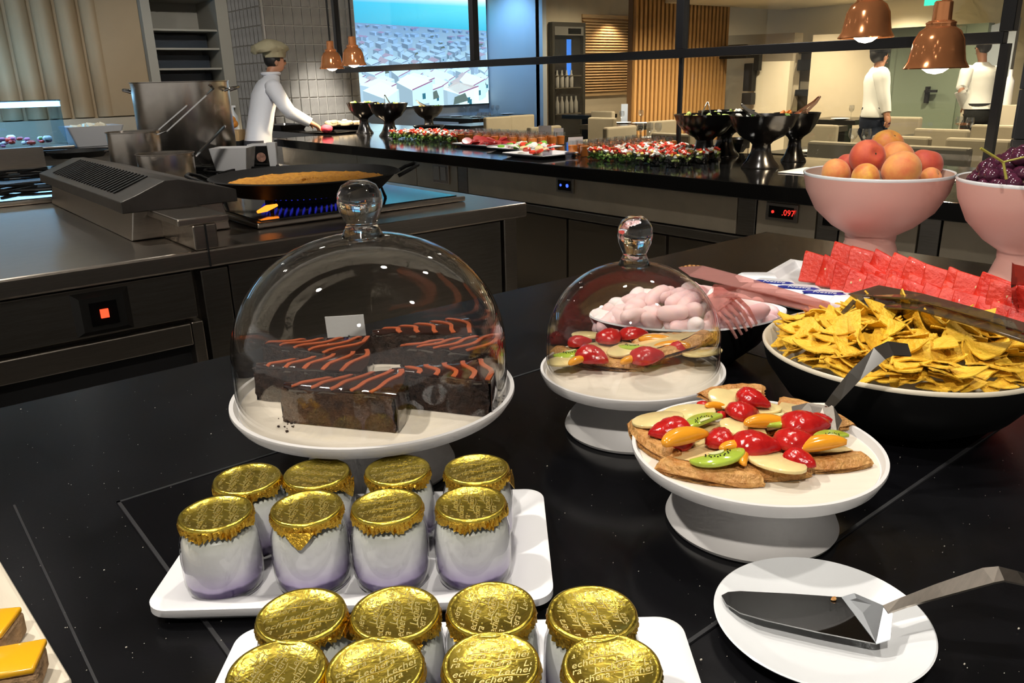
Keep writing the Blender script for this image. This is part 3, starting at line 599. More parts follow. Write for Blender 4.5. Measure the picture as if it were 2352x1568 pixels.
for px, py, wp, lb in [(985, 288, 75, 'low black bowl beneath the last bowl of the left group'), (1690, 318, 75, 'low black bowl between the pedestal feet of the right group')]:
    c = P(px, py, ZB+.09); R = wp/2*depth(c)/FPX; t = T('serving_bowl', lb, 'bowl', (c.x, c.y, ZB+.001))
    MB().lathe([(.01, 0), (R*.5, 0), (R, .09), (R*.96, .09), (R*.48, .008), (.01, .008)], 36).build('bowl_body', M_pbowl, t, smooth=45)
# ------------------------------------------------------------------ salad cups, gazpacho glasses, platters
M_cup = thin_glass('cup_plastic', (.93, .95, .96), 1.3, .04)
def cup_mesh(r=.034, h=.062): return MB().lathe([(.004, 0), (r*.8, 0), (r, h), (r*.96, h), (r*.76, .003), (.004, .003)], 18).mesh('cup', M_cup, smooth=40)
CUP, GLS = cup_mesh(.046, .066), cup_mesh(.036, .095)
GSP = MB().lathe([(.004, .003), (.0275, .003), (.0325, .066), (.004, .067)], 18).mesh('gazpacho', mat('gazpacho_orange', (.88, .25, .035), .4), smooth=40)
def salad_meshes(seed, greens=True):
    rnd = random.Random(seed); out = []
    for name, m, n, zz in (('greens', HT[0] if greens else HT[6], 10, (.012, .036)), ('pale_leaf', HT[1], 5, (.03, .05)), ('tomato_piece', HT[2], 7, (.052, .075)), ('cheese_piece', HT[3], 6, (.05, .078)), ('corn_piece', HT[4], 3, (.05, .07))):
        mb = MB()
        for i in range(n):
            a = rnd.uniform(0, 6.3); r = .034*math.sqrt(rnd.random()); q = MB().box((-.014, -.009, -.005), (.014, .009, .005)).jitter(.002)
            mb.join(q, MT((r*math.cos(a), r*math.sin(a), rnd.uniform(*zz)), a, rnd.uniform(-.7, .7), rnd.uniform(-.7, .7)))
        out.append((name, mb.mesh(name, m)))
    return out
SAL = [salad_meshes(s) for s in (1, 2, 3)]+[salad_meshes(s, False) for s in (4, 5)]
def salad_cup(pos, kind, label, group):
    t = T('salad_cup', label, 'salad cup', pos, random.uniform(0, 6), group); link('cup', CUP, t)
    for nm, me in SAL[kind]: link(nm, me, t)
def gaz(pos, label, group):
    t = T('gazpacho_glass', label, 'glass', pos, 0, group); link('glass', GLS, t); link('gazpacho', GSP, t)
z = ZB+.002
def tray(name, pxs, label, m, cat, h=.012):
    pts = [P(*p, ZB) for p in pxs]; o = MB().prism([(p.x, p.y) for p in pts], ZB+.001, ZB+h).build(name, m, bevel=.003); return tag(o, label, cat)
def row(px0, py0, px1, py1, n, fn):
    for i in range(n):
        k = i/max(1, n-1); p = P(px0+(px1-px0)*k, py0+(py1-py0)*k, z); fn(i, p)
# positions on the counter in metres from its front edge and along it
def grid(x0, x1, nx, y0, y1, ny, fn):
    for i in range(nx):
        for j in range(ny): fn(i*ny+j, Vector((x0+(x1-x0)*i/max(1, nx-1), y0+(y1-y0)*j/max(1, ny-1)+(.02 if i % 2 else 0), z)))
pa, pb = P(905, 318, ZB), P(1040, 328, ZB)
grid(pa.x, pa.x+.30, 3, pa.y, pb.y, 8, lambda i, p: salad_cup(p, i % 3, 'layered salad cup in the left row beside the pedestal bowls', 'salad cups in the left row'))
ga, gb = P(1036, 326, ZB), P(1175, 322, ZB)
grid(ga.x+.02, ga.x+.33, 4, ga.y, ga.y-1.05, 10, lambda i, p: gaz(p, 'small glass of orange gazpacho in the far left block', 'gazpacho glasses in the far block'))
g2a = P(1316, 357, ZB)
grid(g2a.x, g2a.x+.66, 8, g2a.y, g2a.y-.34, 4, lambda i, p: gaz(p, 'small glass of orange gazpacho in the block before the red salad cups', 'gazpacho glasses in the near block'))
s2 = P(1365, 368, ZB)
grid(s2.x, s2.x+.56, 6, s2.y, s2.y-.40, 4, lambda i, p: salad_cup(p, i % 3, 'green and red salad cup in the right block', 'salad cups in the right block'))
s3 = P(1472, 378, ZB)
grid(s3.x, s3.x+.40, 4, s3.y, s3.y-.24, 3, lambda i, p: salad_cup(p, 3+i % 2, 'dark based salad cup beside the front pedestal bowl', 'dark salad cups by the pedestal bowl'))
def platter(px, py, sx, sy, label, items, rot=0, lift=.02):
    c = P(px, py, ZB+lift); t = T('serving_platter', label, 'platter', (c.x, c.y, ZB+.001), rot)
    o, i_ = rrect(sx, sy, .02, 3), rrect(sx*.8, sy*.8, .02, 3); b_ = rrect(sx*.75, sy*.75, .02, 3)
    MB().loft([[(x, y, 0) for x, y in b_], [(x, y, lift) for x, y in o], [(x, y, lift+.006) for x, y in o], [(x, y, .012) for x, y in i_]]).build('dish', M_white, t, smooth=30)
    rnd = random.Random(px)
    for nm, m, n, size, lb in items:
        for k in range(n):
            q = MB().lathe([(.002, 0), (size, 0), (size*.9, .012), (.002, .014)], 14, 1, .85).build(nm, m, smooth=50)
            q.location = (c.x+rnd.uniform(-.36, .36)*sx, c.y+rnd.uniform(-.36, .36)*sy, ZB+.016+rnd.uniform(0, .03)); q.rotation_euler = (rnd.uniform(-.5, .5), rnd.uniform(-.5, .5), rnd.uniform(0, 3)); tag(q, lb, nm.split('_')[-1], lb)
platter(1115, 330, .34, .46, 'white platter of thin red cured meat slices', [('meat_slice', mat('cured_meat', (.45, .03, .03), .35), 16, .05, 'thin red cured meat slice on the white platter')])
platter(1205, 338, .42, .40, 'white platter of mozzarella, tomato and basil slices', [('cheese_slice', HT[3], 10, .04, 'white mozzarella slice on the caprese platter'), ('tomato_slice', HT[2], 9, .04, 'red tomato slice on the caprese platter'), ('basil_leaf', mat('basil', (.20, .5, .05), .4), 11, .028, 'green basil leaf on the caprese platter')])
platter(1240, 352, .34, .42, 'near white platter with cheese and tomato wedges', [('tomato_wedge', HT[2], 6, .03, 'red tomato wedge on the near white platter'), ('cheese_wedge', mat('pale_cheese', (.82, .70, .35), .45), 6, .035, 'pale cheese wedge on the near white platter')])
def card(px, py, w_, h_, z0, label, X=None, rot=0, m=None):
    c = P(px, py, z0) if X is None else X
    t = T('label_card', label, 'label card', c, RZ+rot); MB().box((-w_/2, -.001, .035), (w_/2, .001, .035+h_)).build('card', m or mat('grey_card', (.62, .60, .60), .6), t); MB().tube([(0, 0, 0), (0, 0, .05)], .0025, 6).build('pin', M_pol, t); MB().lathe([(.001, 0), (.016, 0), (.014, .006), (.001, .008)], 14).build('foot', M_pol, t)
card(1322, 352, .11, .075, ZB+.002, 'grey label card on a pin at the near gazpacho glasses', rot=.35); card(1252, 322, .11, .085, ZB+.002, 'grey label card behind the caprese platter', rot=-.1); card(1283, 326, .08, .075, ZB+.002, 'smaller grey label card right behind the caprese platter card')
for px, py in ((1257, 362), (1310, 368)):
    c = P(px, py, z); t = T('shot_glass', 'small empty clear cube glass on the counter edge, %s of the two' % ('left' if px < 1300 else 'right'), 'glass', c, .3); MB().loft([[(x, y, 0) for x, y in rrect(.05, .05, .006, 2)], [(x, y, .05) for x, y in rrect(.055, .055, .006, 2)], [(x, y, .05) for x, y in rrect(.047, .047, .006, 2)], [(x, y, .008) for x, y in rrect(.042, .042, .006, 2)]]).build('glass', thin_glass('frosty_glass', (.75, .75, .82), 1.5, .15), t)
tray('paper_mat', [(1786, 397), (1850, 386), (2225, 408), (2168, 426)], 'white paper mat on the counter behind the peach bowl', M_white, 'mat', .006)
# food in front of the tiled wall, by the cook
c = P(800, 300, ZB)
t = T('serving_platter', 'black oval platter of pale rolls under the far heat lamps', 'platter', (4.55, 8.55, ZB+.001), .3)
MB().lathe([(.01, 0), (.26, 0), (.36, .05), (.345, .05), (.25, .012), (.01, .012)], 44, 1, .62).build('dish', M_pbowl, t, smooth=40)
rnd = random.Random(8)
for k in range(14):
    o = MB().ball((0, 0, 0), .05, 10, 6, 1.3, .8, .6).build('bread_roll', mat('pale_roll', (.75, .62, .42), .6), smooth=60); o.location = (4.55+rnd.uniform(-.2, .2), 8.55+rnd.uniform(-.13, .13), ZB+.055+rnd.uniform(0, .03)); o.rotation_euler = (0, 0, rnd.uniform(0, 3)); tag(o, 'pale roll on the black oval platter', 'bread roll', 'rolls on the black oval platter')
t = T('serving_platter', 'silver tray at the counter end before the cook', 'platter', (4.12, 8.05, ZB+.001), .2); MB().loft([[(x, y, 0) for x, y in rrect(.40, .55, .03, 3)], [(x, y, .016) for x, y in rrect(.44, .6, .03, 3)], [(x, y, .016) for x, y in rrect(.42, .58, .03, 3)], [(x, y, .004) for x, y in rrect(.38, .53, .03, 3)]]).build('dish', M_pol, t)
t = T('serving_pan', 'black rectangular pan under the cook\'s arm', 'pan', (4.1, 9.2, ZB+.001), .1); MB().loft([[(x, y, 0) for x, y in rrect(.30, .42, .03, 3)], [(x, y, .06) for x, y in rrect(.36, .5, .03, 3)], [(x, y, .06) for x, y in rrect(.33, .47, .03, 3)], [(x, y, .01) for x, y in rrect(.28, .40, .03, 3)]]).build('dish', M_pbowl, t)
# ================================================================== dining room
M_chair = mat('beige_upholstery', (.33, .285, .20), .75, noise=.06, scale=8)
M_tbl = mat('dark_table', (.012, .011, .010), .25)
def chair_proto():
    t = T('dining_chair', '', 'chair', (0, 0, 0)); 
    MB().box((-.24, -.24, .30), (.24, .24, .46)).build('seat', M_chair, t, bevel=.02); MB().box((-.24, .19, .40), (.24, .27, .90)).build('backrest', M_chair, t, bevel=.02)
    for sx in (-1, 1):
        for sy in (-1, 1): MB().box((sx*.21-.02, sy*.21-.02, 0), (sx*.21+.02, sy*.21+.02, .31)).build('leg', M_tbl, t)
    return t
ch0 = chair_proto(); used = [0]
def chair(px, py, rz, label):
    c = P(px, py, .90); o = ch0 if not used[0] else dup(ch0); used[0] = 1
    o.location = (c.x, c.y, 0); o.rotation_euler = (0, 0, rz); o.location -= Matrix.Rotation(rz, 3, 'Z') @ Vector((0, .23, 0)); o['label'] = label; o['group'] = 'beige dining chairs'
for px, py, rz, lb in [(1142, 268, PI, 'beige chair half hidden behind the chair at the blue wall'), (1197, 264, PI, 'tall beige chair back before the blue wall'), (1250, 290, PI, 'beige chair back behind the grey label cards'), (1385, 255, -PI/2, 'beige chair under the louvre panel'), (1383, 270, PI/2, 'beige chair just before the table under the louvre panel'), (1424, 290, PI, 'pale chair back left of the dark table leg'),
    (1520, 277, 0, 'beige chair before the oak slats'), (1545, 306, PI/2, 'beige chair back behind the three goblets'), (1875, 286, PI/2, 'pale beige chair beside the right black bowls'), (1925, 326, PI/2, 'beige chair right behind the paired goblets'), (2070, 268, PI/2, 'beige chair by the walking waiter'),
    (2071, 312, PI/2, 'wide beige chair back behind the top peach'), (2164, 296, PI/2, 'beige chair behind the black table block'), (2150, 336, PI/2, 'nearest beige chair back above the peaches'), (2250, 318, PI/2, 'beige chair back at the far right table'), (2296, 287, -PI/2, 'beige chair behind the waiter with his back turned'), (1690, 272, 0, 'low beige chair back behind the black pedestal bowls')]: chair(px, py, rz, lb)
GOB = MB().lathe([(.002, 0), (.034, 0), (.032, .003), (.005, .007), (.004, .075), (.014, .085), (.034, .11), (.040, .14), (.034, .185), (.032, .185), (.037, .14), (.031, .112), (.002, .092)], 24).mesh('goblet_glass', thin_glass('goblet_glass', (.95, .96, .97), 1.6, .05), smooth=50)
PLT = MB().lathe([(.004, 0), (.08, 0), (.135, .014), (.133, .017), (.08, .004), (.004, .004)], 30).mesh('dish', M_porc, smooth=50)
tb0 = []
def table(px, py, w_, d_, label, plates=(), gobs=(), zt=.75):
    t = T('dining_table', label, 'table', (px, py, 0)); MB().box((-w_/2, -d_/2, zt-.07), (w_/2, d_/2, zt)).build('tabletop', M_tbl, t, bevel=.004); MB().box((-.10, -.10, .02), (.10, .10, zt-.07)).build('leg', M_tbl, t); MB().box((-.25, -.25, 0), (.25, .25, .02)).build('base', M_tbl, t)
for x, y, w_, d_, lb in [(9.5, 12.95, .85, 1.6, 'long dark table below the lit screen'), (7.97, 10.58, .8, .75, 'dark table behind the far gazpacho glasses'), (10.45, 12.95, .75, .9, 'dark table against the blue wall'), (11.23, 11.3, .75, .75, 'dark table under the louvre panel'), (9.1, 8.45, .9, .95, 'dark table left of the oak slats'), (6.92, 5.62, .85, 1.2, 'dark table laid with white plates behind the salad cups'), (9.76, 5.88, .8, .8, 'dark table before the beige partition'), (11.7, 6.4, .8, .8, 'far dark table against the beige partition'), (6.75, 3.85, .85, .75, 'dark table laid behind the peach bowl'), (9.0, 3.75, 1.0, .85, 'dark table right of the peaches with two goblets')]:
    table(x, y, w_, d_, lb)
def goblet(px, py, label, group=None, zt=.751):
    c = P(px, py, zt); o = link('wine_goblet', GOB); o.location = (c.x, c.y, zt); tag(o, label, 'goblet', group)
for px, py, lb in [(1470, 322, 'leftmost of three goblets behind the salad cups'), (1492, 322, 'middle of three goblets behind the salad cups'), (1511, 322, 'rightmost of three goblets behind the salad cups'), (1956, 344, 'left goblet of the pair above the red peach'), (1986, 346, 'right goblet of the pair above the red peach'), (2199, 309, 'left goblet of the pair before the turned waiter'), (2223, 312, 'right goblet of the pair before the turned waiter'),
    (1102, 286, 'leftmost goblet in the cluster behind the gazpacho'), (1112, 286, 'middle goblet in the cluster behind the gazpacho'), (1122, 286, 'rightmost goblet in the cluster behind the gazpacho'), (1070, 268, 'left goblet of the pair under the lit screen'), (1082, 268, 'right goblet of the pair under the lit screen'), (1428, 284, 'lone goblet on the table left of the oak slats'), (1954, 271, 'lone goblet on the table by the beige partition'), (1472, 282, 'lone goblet before the oak slats'), (1132, 264, 'left goblet before the blue wall'), (1143, 264, 'right goblet before the blue wall')]: goblet(px, py, lb)
for px, py, lb in [(1500, 318, 'left white plate on the table behind the salad cups'), (1560, 328, 'right white plate on the table behind the salad cups'), (1430, 283, 'white plate on the table left of the oak slats'), (1472, 284, 'white plate at the edge of the table by the oak slats'), (1048, 268, 'left white plate on the long table under the screen'), (1095, 269, 'right white plate on the long table under the screen'), (1875, 350, 'white plate left of the peach bowl rim'), (1935, 347, 'white plate behind the left goblet pair'), (2160, 312, 'white plate on the table above the peaches'), (2270, 312, 'white plate on the table by the slate pillar'), (1930, 274, 'far white plate by the walking waiter'), (1165, 262, 'white plate before the blue wall')]:
    c = P(px, py, .752); t = T('dinner_plate', lb, 'plate', (c.x, c.y, .752)); link('dish', PLT, t); MB().box((-.07, -.035, .005), (.07, .035, .016)).build('napkin', mat('white_napkin', (.82, .82, .82), .8), t, bevel=.004)
t = T('menu_holder', 'upright pale blue menu board on the table by the oak slats', 'menu', (9.42, 8.72, .752), RZ); MB().box((-.05, -.01, 0), (.05, .01, .27)).build('board', mat('pale_blue_board', (.38, .45, .58), .6), t); MB().box((-.06, -.04, 0), (.06, .04, .01)).build('foot', M_blackmatt, t)
c = PX(2290, 225, 12.0); t = T('side_cabinet', 'low white sideboard beside the sage wall', 'cabinet', (12.0, c.y, 0)); MB().box((-.2, -.5, 0), (.2, .35, .95)).build('body', M_cream, t)
for k in range(3):
    o = MB().lathe([(.01, 0), (.06, 0), (.06, .30), (.025, .36), (.025, .44)], 16).build('white_bottle', M_white, smooth=40); o.location = (12.0, c.y+.22-.17*k, .951); tag(o, '%s white bottle on the sideboard by the sage wall' % ('leftmost', 'middle', 'rightmost')[k], 'bottle')
# ================================================================== people
M_skin = mat('skin', (.50, .24, .14), .5, sub=.1); M_hair = mat('dark_hair', (.012, .010, .009), .5)
def skin(name, nodes, edges, m, parent, sub=2, root=0):
    inv = parent.matrix_world_cache if hasattr(parent, 'matrix_world_cache') else None
    me = bpy.data.meshes.new(name); me.from_pydata([tuple(n[0]) for n in nodes], edges, []); me.materials.append(m)
    o = bpy.data.objects.new(name, me); COL.objects.link(o); o.parent = parent
    o.modifiers.new('skin', 'SKIN')
    for i, n in enumerate(nodes):
        r = n[1]; sv = me.skin_vertices[0].data[i]; sv.radius = r if isinstance(r, tuple) else (r, r); sv.use_root = i == root
    md = o.modifiers.new('sub', 'SUBSURF'); md.levels = md.render_levels = sub
    o.modifiers['skin'].use_smooth_shade = True
    return o
def person(label, base, heading, J, coat_m, leg_m, cap=None, hem=-.12):
    t = T('person', label, 'person', (base.x, base.y, 0), heading)
    M = Matrix.Rotation(-heading, 3, 'Z'); L = {k: M @ (v-Vector((base.x, base.y, 0))) for k, v in J.items()}
    if 'ankle_l' not in L:
        for s, sg in (('l', 1), ('r', -1)):
            st = J.get('stride', 0)
            L['hip_'+s] = L['pelvis']+Vector((0, sg*.095, -.06)); st = .14*sg*(1 if 'walk' in J else 0)
            L['knee_'+s] = Vector((L['pelvis'].x+st+.03, L['pelvis'].y+sg*.10, .50)); L['ankle_'+s] = Vector((L['pelvis'].x+st*1.9-.02, L['pelvis'].y+sg*.10, .09)); L['toe_'+s] = L['ankle_'+s]+Vector((.17, 0, -.05))
    names, nodes, edges = [], [], []
    def nd(k, v, r): names.append(k); nodes.append((v, r)); return len(nodes)-1
    pv = nd('pelvis', L['pelvis'], (.09, .07)); wa = nd('waist', L['waist'], (.09, .07)); chst = nd('chest', L['chest'].lerp(L['neck'], .4), (.09, .07)); nk0 = nd('nb', L['neck']-Vector((0, 0, .03)), .05); nk = nd('neck', L['neck']+Vector((0, 0, .04)), .055)
    hd = L['head']; f = Vector((1, 0, 0))
    j0 = nd('jaw', hd+Vector((.005, 0, -.055)), (.062, .075)); j1 = nd('mid', hd+Vector((0, 0, .01)), (.076, .095)); j2 = nd('top', hd+Vector((-.01, 0, .085)), (.06, .075))
    edges += [(pv, wa), (wa, chst), (chst, nk0), (nk0, nk), (nk, j0), (j0, j1), (j1, j2)]
    nose = nd('nose', hd+Vector((.105, 0, -.012)), .012); edges.append((j1, nose))
    for s in 'lr':
        sh = nd('sh', L['shoulder_'+s], .04); el = nd('el', L['elbow_'+s], .036); wr = nd('wr', L['wrist_'+s], .032); d = (L['wrist_'+s]-L['elbow_'+s]).normalized(); pm = nd('pm', L['wrist_'+s]+d*.07, (.034, .02))
        edges += [(chst, sh), (sh, el), (el, wr), (wr, pm)]
        side = d.cross(Vector((0, 0, 1))); side = side.normalized() if side.length > .05 else Vector((1, 0, 0)); dn = d.cross(side).normalized(); dn = dn if dn.z < 0 else -dn
        for q, ln in ((-.027, .062), (-.009, .074), (.009, .070), (.026, .055)):
            a = nd('f1', L['wrist_'+s]+d*(.07+ln*.55)+side*q+dn*.008, .0095); b = nd('f2', L['wrist_'+s]+d*(.07+ln)+side*q+dn*.03, .008); edges += [(pm, a), (a, b)]
        a = nd('t1', L['wrist_'+s]+d*.045-side*.045+dn*.01, .0105); b = nd('t2', L['wrist_'+s]+d*.08-side*.055+dn*.025, .009); edges += [(wr, a), (a, b)]
        hp = nd('hp', L['hip_'+s], .06); kn = nd('kn', L['knee_'+s], .05); an = nd('an', L['ankle_'+s], .042); to = nd('to', L['toe_'+s], (.04, .03)); edges += [(pv, hp), (hp, kn), (kn, an), (an, to)]
    skin('body', nodes, edges, M_skin, t)
    g = lambda k: L[k]
    sh = MB(); lev = [(g('pelvis')+Vector((0, 0, hem)), .178, .138), (g('pelvis')+Vector((0, 0, hem*.5+.02)), .182, .142), (g('pelvis').lerp(g('waist'), .6), .172, .132), (g('waist').lerp(g('chest'), .35), .172, .130), (g('chest'), .195, .135), (g('chest').lerp(g('neck'), .45), .205, .125), (g('chest').lerp(g('neck'), .72), .185, .105), (g('neck')-Vector((0, 0, .025)), .115, .085), (g('neck')+Vector((0, 0, .012)), .072, .07)]
    lat = (g('shoulder_l')-g('shoulder_r')); lat.z = 0; lat.normalize(); fw = Vector((lat.y, -lat.x, 0))
    sh.loft([[c_+lat*(w_*math.cos(2*PI*i/28))+fw*(d_*math.sin(2*PI*i/28)) for i in range(28)] for c_, w_, d_ in lev])
    for s in 'lr':
        a_, e_, w_ = g('shoulder_'+s), g('elbow_'+s), g('wrist_'+s); o = a_.lerp(g('neck'), .35)
        sh.tube([o, a_.lerp(o, .3), a_, a_.lerp(e_, .35), a_.lerp(e_, .8), e_, e_.lerp(w_, .4), e_.lerp(w_, .92)], [.05, .085, .088, .080, .068, .066, .060, .050], 16)
    sh.build('shirt', coat_m, t, smooth=70)
    lg = MB(); p_ = g('pelvis'); lg.loft([[p_+Vector((r2*math.cos(2*PI*i/24), r1*math.sin(2*PI*i/24), z_)) for i in range(24)] for z_, r1, r2 in ((.10, .150, .115), (.0, .165, .128), (-.10, .165, .125), (-.16, .10, .09))])
    for s in 'lr':
        h_, k_, n_ = g('hip_'+s), g('knee_'+s), g('ankle_'+s); lg.tube([h_+Vector((0, 0, .03)), h_-Vector((0, 0, .08)), h_.lerp(k_, .6), k_, k_.lerp(n_, .5), n_+Vector((0, 0, .01))], [.09, .098, .085, .072, .065, .062], 16)
        MB().ball((0, 0, 0), .075, 12, 8, 1.7, .62, .6).build('shoe', M_blackmatt, t, smooth=60).location = (g('ankle_'+s)+Vector((.06, 0, -.042)))
        MB().ball((0, 0, 0), .022, 10, 6, .8, .35, 1.3).build('ear', M_skin, t, smooth=60).location = hd+Vector((-.01, (.078 if s == 'l' else -.078), -.005))
        MB().ball((0, 0, 0), .011, 8, 6).build('eye', mat('eye_dark', (.03, .02, .015), .2), t, smooth=60).location = hd+Vector((.083, (.032 if s == 'l' else -.032), .012))
    lg.build('trousers', leg_m, t, smooth=70)
    MB().box((-.004, -.022, -.004), (.004, .022, .004)).build('mouth', mat('lips', (.36, .11, .09), .5), t, bevel=.002).location = hd+Vector((.082, 0, -.056))
    hb = MB().ball((0, 0, 0), .1, 20, 12, 1.0, .86, 1.0)
    hb.v = [(x if x < .03 else x*.55+.0135, y, z if (z > -.02 or x < 0) else -.02) for x, y, z in hb.v]; hb.build('hair', M_hair, t, smooth=60).location = hd+Vector((-.022, 0, .032))
    if cap:
        kind, m = cap
        c = MB()
        if kind == 'chef':
            c.lathe([(.02, .0), (.104, .0), (.108, .05), (.15, .075), (.16, .105), (.13, .15), (.06, .175), (.01, .178)], 32, 1.06, .95, fn=lambda a, z: 1+.05*math.sin(7*a+z*40)+.04*math.sin(3*a+1))
            c.v = [(x-.05*max(0, (z-.05)/.1)-(.03 if x < -.08 and z > .05 else 0), y, z-.045*max(0, -x/.15)*(z > .05)) for x, y, z in c.v]
        else: c.lathe([(.02, .0), (.103, .0), (.108, .04), (.10, .075), (.05, .10), (.01, .102)], 24)
        c.build('cap', m, t, smooth=55).location = hd+Vector((-.012, 0, .045))
    return t, L
Dp = 8.15
chef = dict(head=PD(634, 143, Dp), neck=PD(622, 172, Dp), chest=PD(608, 215, Dp), waist=PD(597, 285, Dp-.05), pelvis=PD(590, 345, Dp-.08), shoulder_r=PD(628, 203, Dp-.17), elbow_r=PD(664, 258, Dp-.16), wrist_r=PD(712, 282, Dp+.02),
    shoulder_l=PD(622, 200, Dp+.19), elbow_l=PD(668, 258, Dp+.38), wrist_l=PD(718, 284, Dp+.45))
b = PD(590, 345, Dp-.08)
M_coat = mat('white_cotton', (.74, .76, .82), .8, bump=.35, bscale=9)
cook, LJ = person('cook in white jacket and beige cap reaching over the counter', b, RZ+.42, chef, M_coat, mat('dark_check_trousers', (.05, .05, .06), .8), ('chef', mat('beige_cap_cloth', (.40, .36, .23), .85, bump=.4, bscale=18)))
MB().tube([Vector(LJ['neck'])+Vector((.085*math.cos(a), .075*math.sin(a), .012)) for a in [2*PI*i/16 for i in range(17)]], .018, 8).build('collar', M_coat, cook, smooth=60)
h = PD(750, 287, Dp+.15); o = MB().ball((0, 0, 0), .055, 14, 9, 1.2, .9, .75).jitter(.006).build('red_cloth', mat('red_cloth', (.55, .05, .09), .8), smooth=70); o.location = (h.x, h.y, ZB+.055); tag(o, 'crumpled red cloth under the cook\'s hand', 'cloth')
D1 = 8.7
w1 = dict(head=PD(2022, 132, D1), neck=PD(2018, 158, D1), chest=PD(2014, 188, D1), waist=PD(2012, 235, D1), pelvis=PD(2008, 268, D1), shoulder_r=PD(2024, 172, D1-.16), elbow_r=PD(2030, 222, D1-.19), wrist_r=PD(2036, 262, D1-.2), shoulder_l=PD(2012, 170, D1+.18), elbow_l=PD(2008, 225, D1+.2), wrist_l=PD(2022, 258, D1+.22), walk=Vector((0, 0, 0)))
M_shirt = mat('white_shirt', (.76, .76, .72), .8, bump=.3, bscale=9)
person('waiter in white shirt and dark trousers walking past the beige partition', PD(2008, 268, D1), RZ+.35, w1, M_shirt, mat('navy_trousers', (.012, .02, .045), .8), ('cap', M_blackmatt), .0)
D2 = 10.0
w2 = dict(head=PD(2256, 112, D2), neck=PD(2256, 145, D2), chest=PD(2252, 180, D2), waist=PD(2248, 225, D2), pelvis=PD(2246, 256, D2), shoulder_l=PD(2222, 165, D2), elbow_l=PD(2206, 212, D2-.05), wrist_l=PD(2216, 245, D2+.1), shoulder_r=PD(2284, 166, D2), elbow_r=PD(2290, 222, D2-.02), wrist_r=PD(2286, 262, D2+.05))
person('waiter in white shirt seen from behind by the sage wall', PD(2246, 256, D2), YAW+.1, w2, M_shirt, mat('black_trousers', (.015, .016, .016), .8), None, .03)
# ================================================================== near counter
def near_counter():
    t = T('dessert_counter', 'black stone dessert counter filling the front of the view', 'counter', (0, 0, 0))
    n = Vector((math.cos(YAW), math.sin(YAW))); e = .26
    yx = lambda x: (e-n.x*x)/n.y
    poly = [(-.75, yx(-.75)), (2.225, yx(2.225)), (2.225, 1.44), (-.75, 1.44)]
    MB().prism(poly, ZC-.04, ZC).build('worktop', M_black, t, bevel=.004)
    ins = [(-.70, yx(-.70)+.12), (2.16, yx(2.16)+.12), (2.16, 1.38), (-.70, 1.38)]
    MB().prism(ins, 0, ZC-.04).build('base_cabinet', M_blackmatt, t)
    a = P(268, 1155, ZC)
    pn = MB()
    x0, y1, x1, y0 = a.x, a.y, a.x+1.02, a.y-.62
    for p, q in (((x0, y1-.004), (x1, y1)), ((x0, y0), (x0+.004, y1)), ((x1-.004, y0), (x1, y1)), ((x0, y0), (x1, y0+.004))): pn.box((p[0], p[1], ZC), (q[0], q[1], ZC+.0022))
    pn.build('hob_frame', M_seam, t); MB().box((x0+.004, y0+.004, ZC), (x1-.004, y1-.004, ZC+.0014)).build('glass_hob_panel', mat('black_hob_glass', (.004, .004, .005), .16, spec=.4, noise=.3, scale=5), t)
    xs = P(130, 1370, ZC).x; MB().box((xs-.0012, .55, ZC), (xs+.0012, 1.06, ZC+.0006)).build('seam', M_seam, t)
    # crumbs and dust flecks lying about
near_counter()
M_crumb = mat('crumb', (.55, .5, .42), .8)
cr = MB(); rnd = random.Random(21)
for i in range(520):
    px, py = rnd.uniform(0, 2352), rnd.uniform(880, 1568); p = P(px, py, ZC+.0026)
    if p.y > 1.42: continue
    s = rnd.uniform(.00015, .0005)*(2 if rnd.random() < .06 else 1); cr.box((p.x-s, p.y-s*.6, ZC+.0022), (p.x+s, p.y+s*.6, ZC+.0022+s))
o = cr.build('crumbs', M_crumb); o['kind'] = 'stuff'; tag(o, 'fine pale crumbs scattered over the black counter', 'crumbs')
# ------------------------------------------------------------------ yogurt trays and jars
def rect_tray(corners, label):
    # corners: pixel positions of the rim corners, front-left, front-right, back-right
    zt = ZC+.022; A, B, C_ = (P(*c, zt) for c in corners); u = (B-A); v = (C_-B); W, D = u.length, v.length; ang = math.atan2(u.y, u.x); c = (A+C_)/2
    t = T('serving_tray', label, 'tray', (c.x, c.y, ZC+.0025), ang)
    r_o, r_i, r_f = rrect(W, D, .022, 8), rrect(W*.965, D*.95, .020, 8), rrect(W*.84, D*.76, .02, 8); b_o = rrect(W*.93, D*.90, .02, 8); f2 = rrect(W*.80, D*.70, .02, 8)
    MB().loft([[(x, y, 0) for x, y in b_o], [(x, y, .010) for x, y in r_o], [(x, y, .0175) for x, y in r_o], [(x, y, .0195) for x, y in r_i], [(x, y, .013) for x, y in r_f], [(x, y, .0085) for x, y in f2]]).build('dish', M_white, t, smooth=50)
    return t
rect_tray([(322, 1400), (1272, 1372), (1248, 1118)], 'white rectangular tray holding eight jars behind the front tray')
rect_tray([(455, 1640), (1625, 1610), (1562, 1410)], 'white rectangular tray of jars cut by the bottom edge')
LET = {}
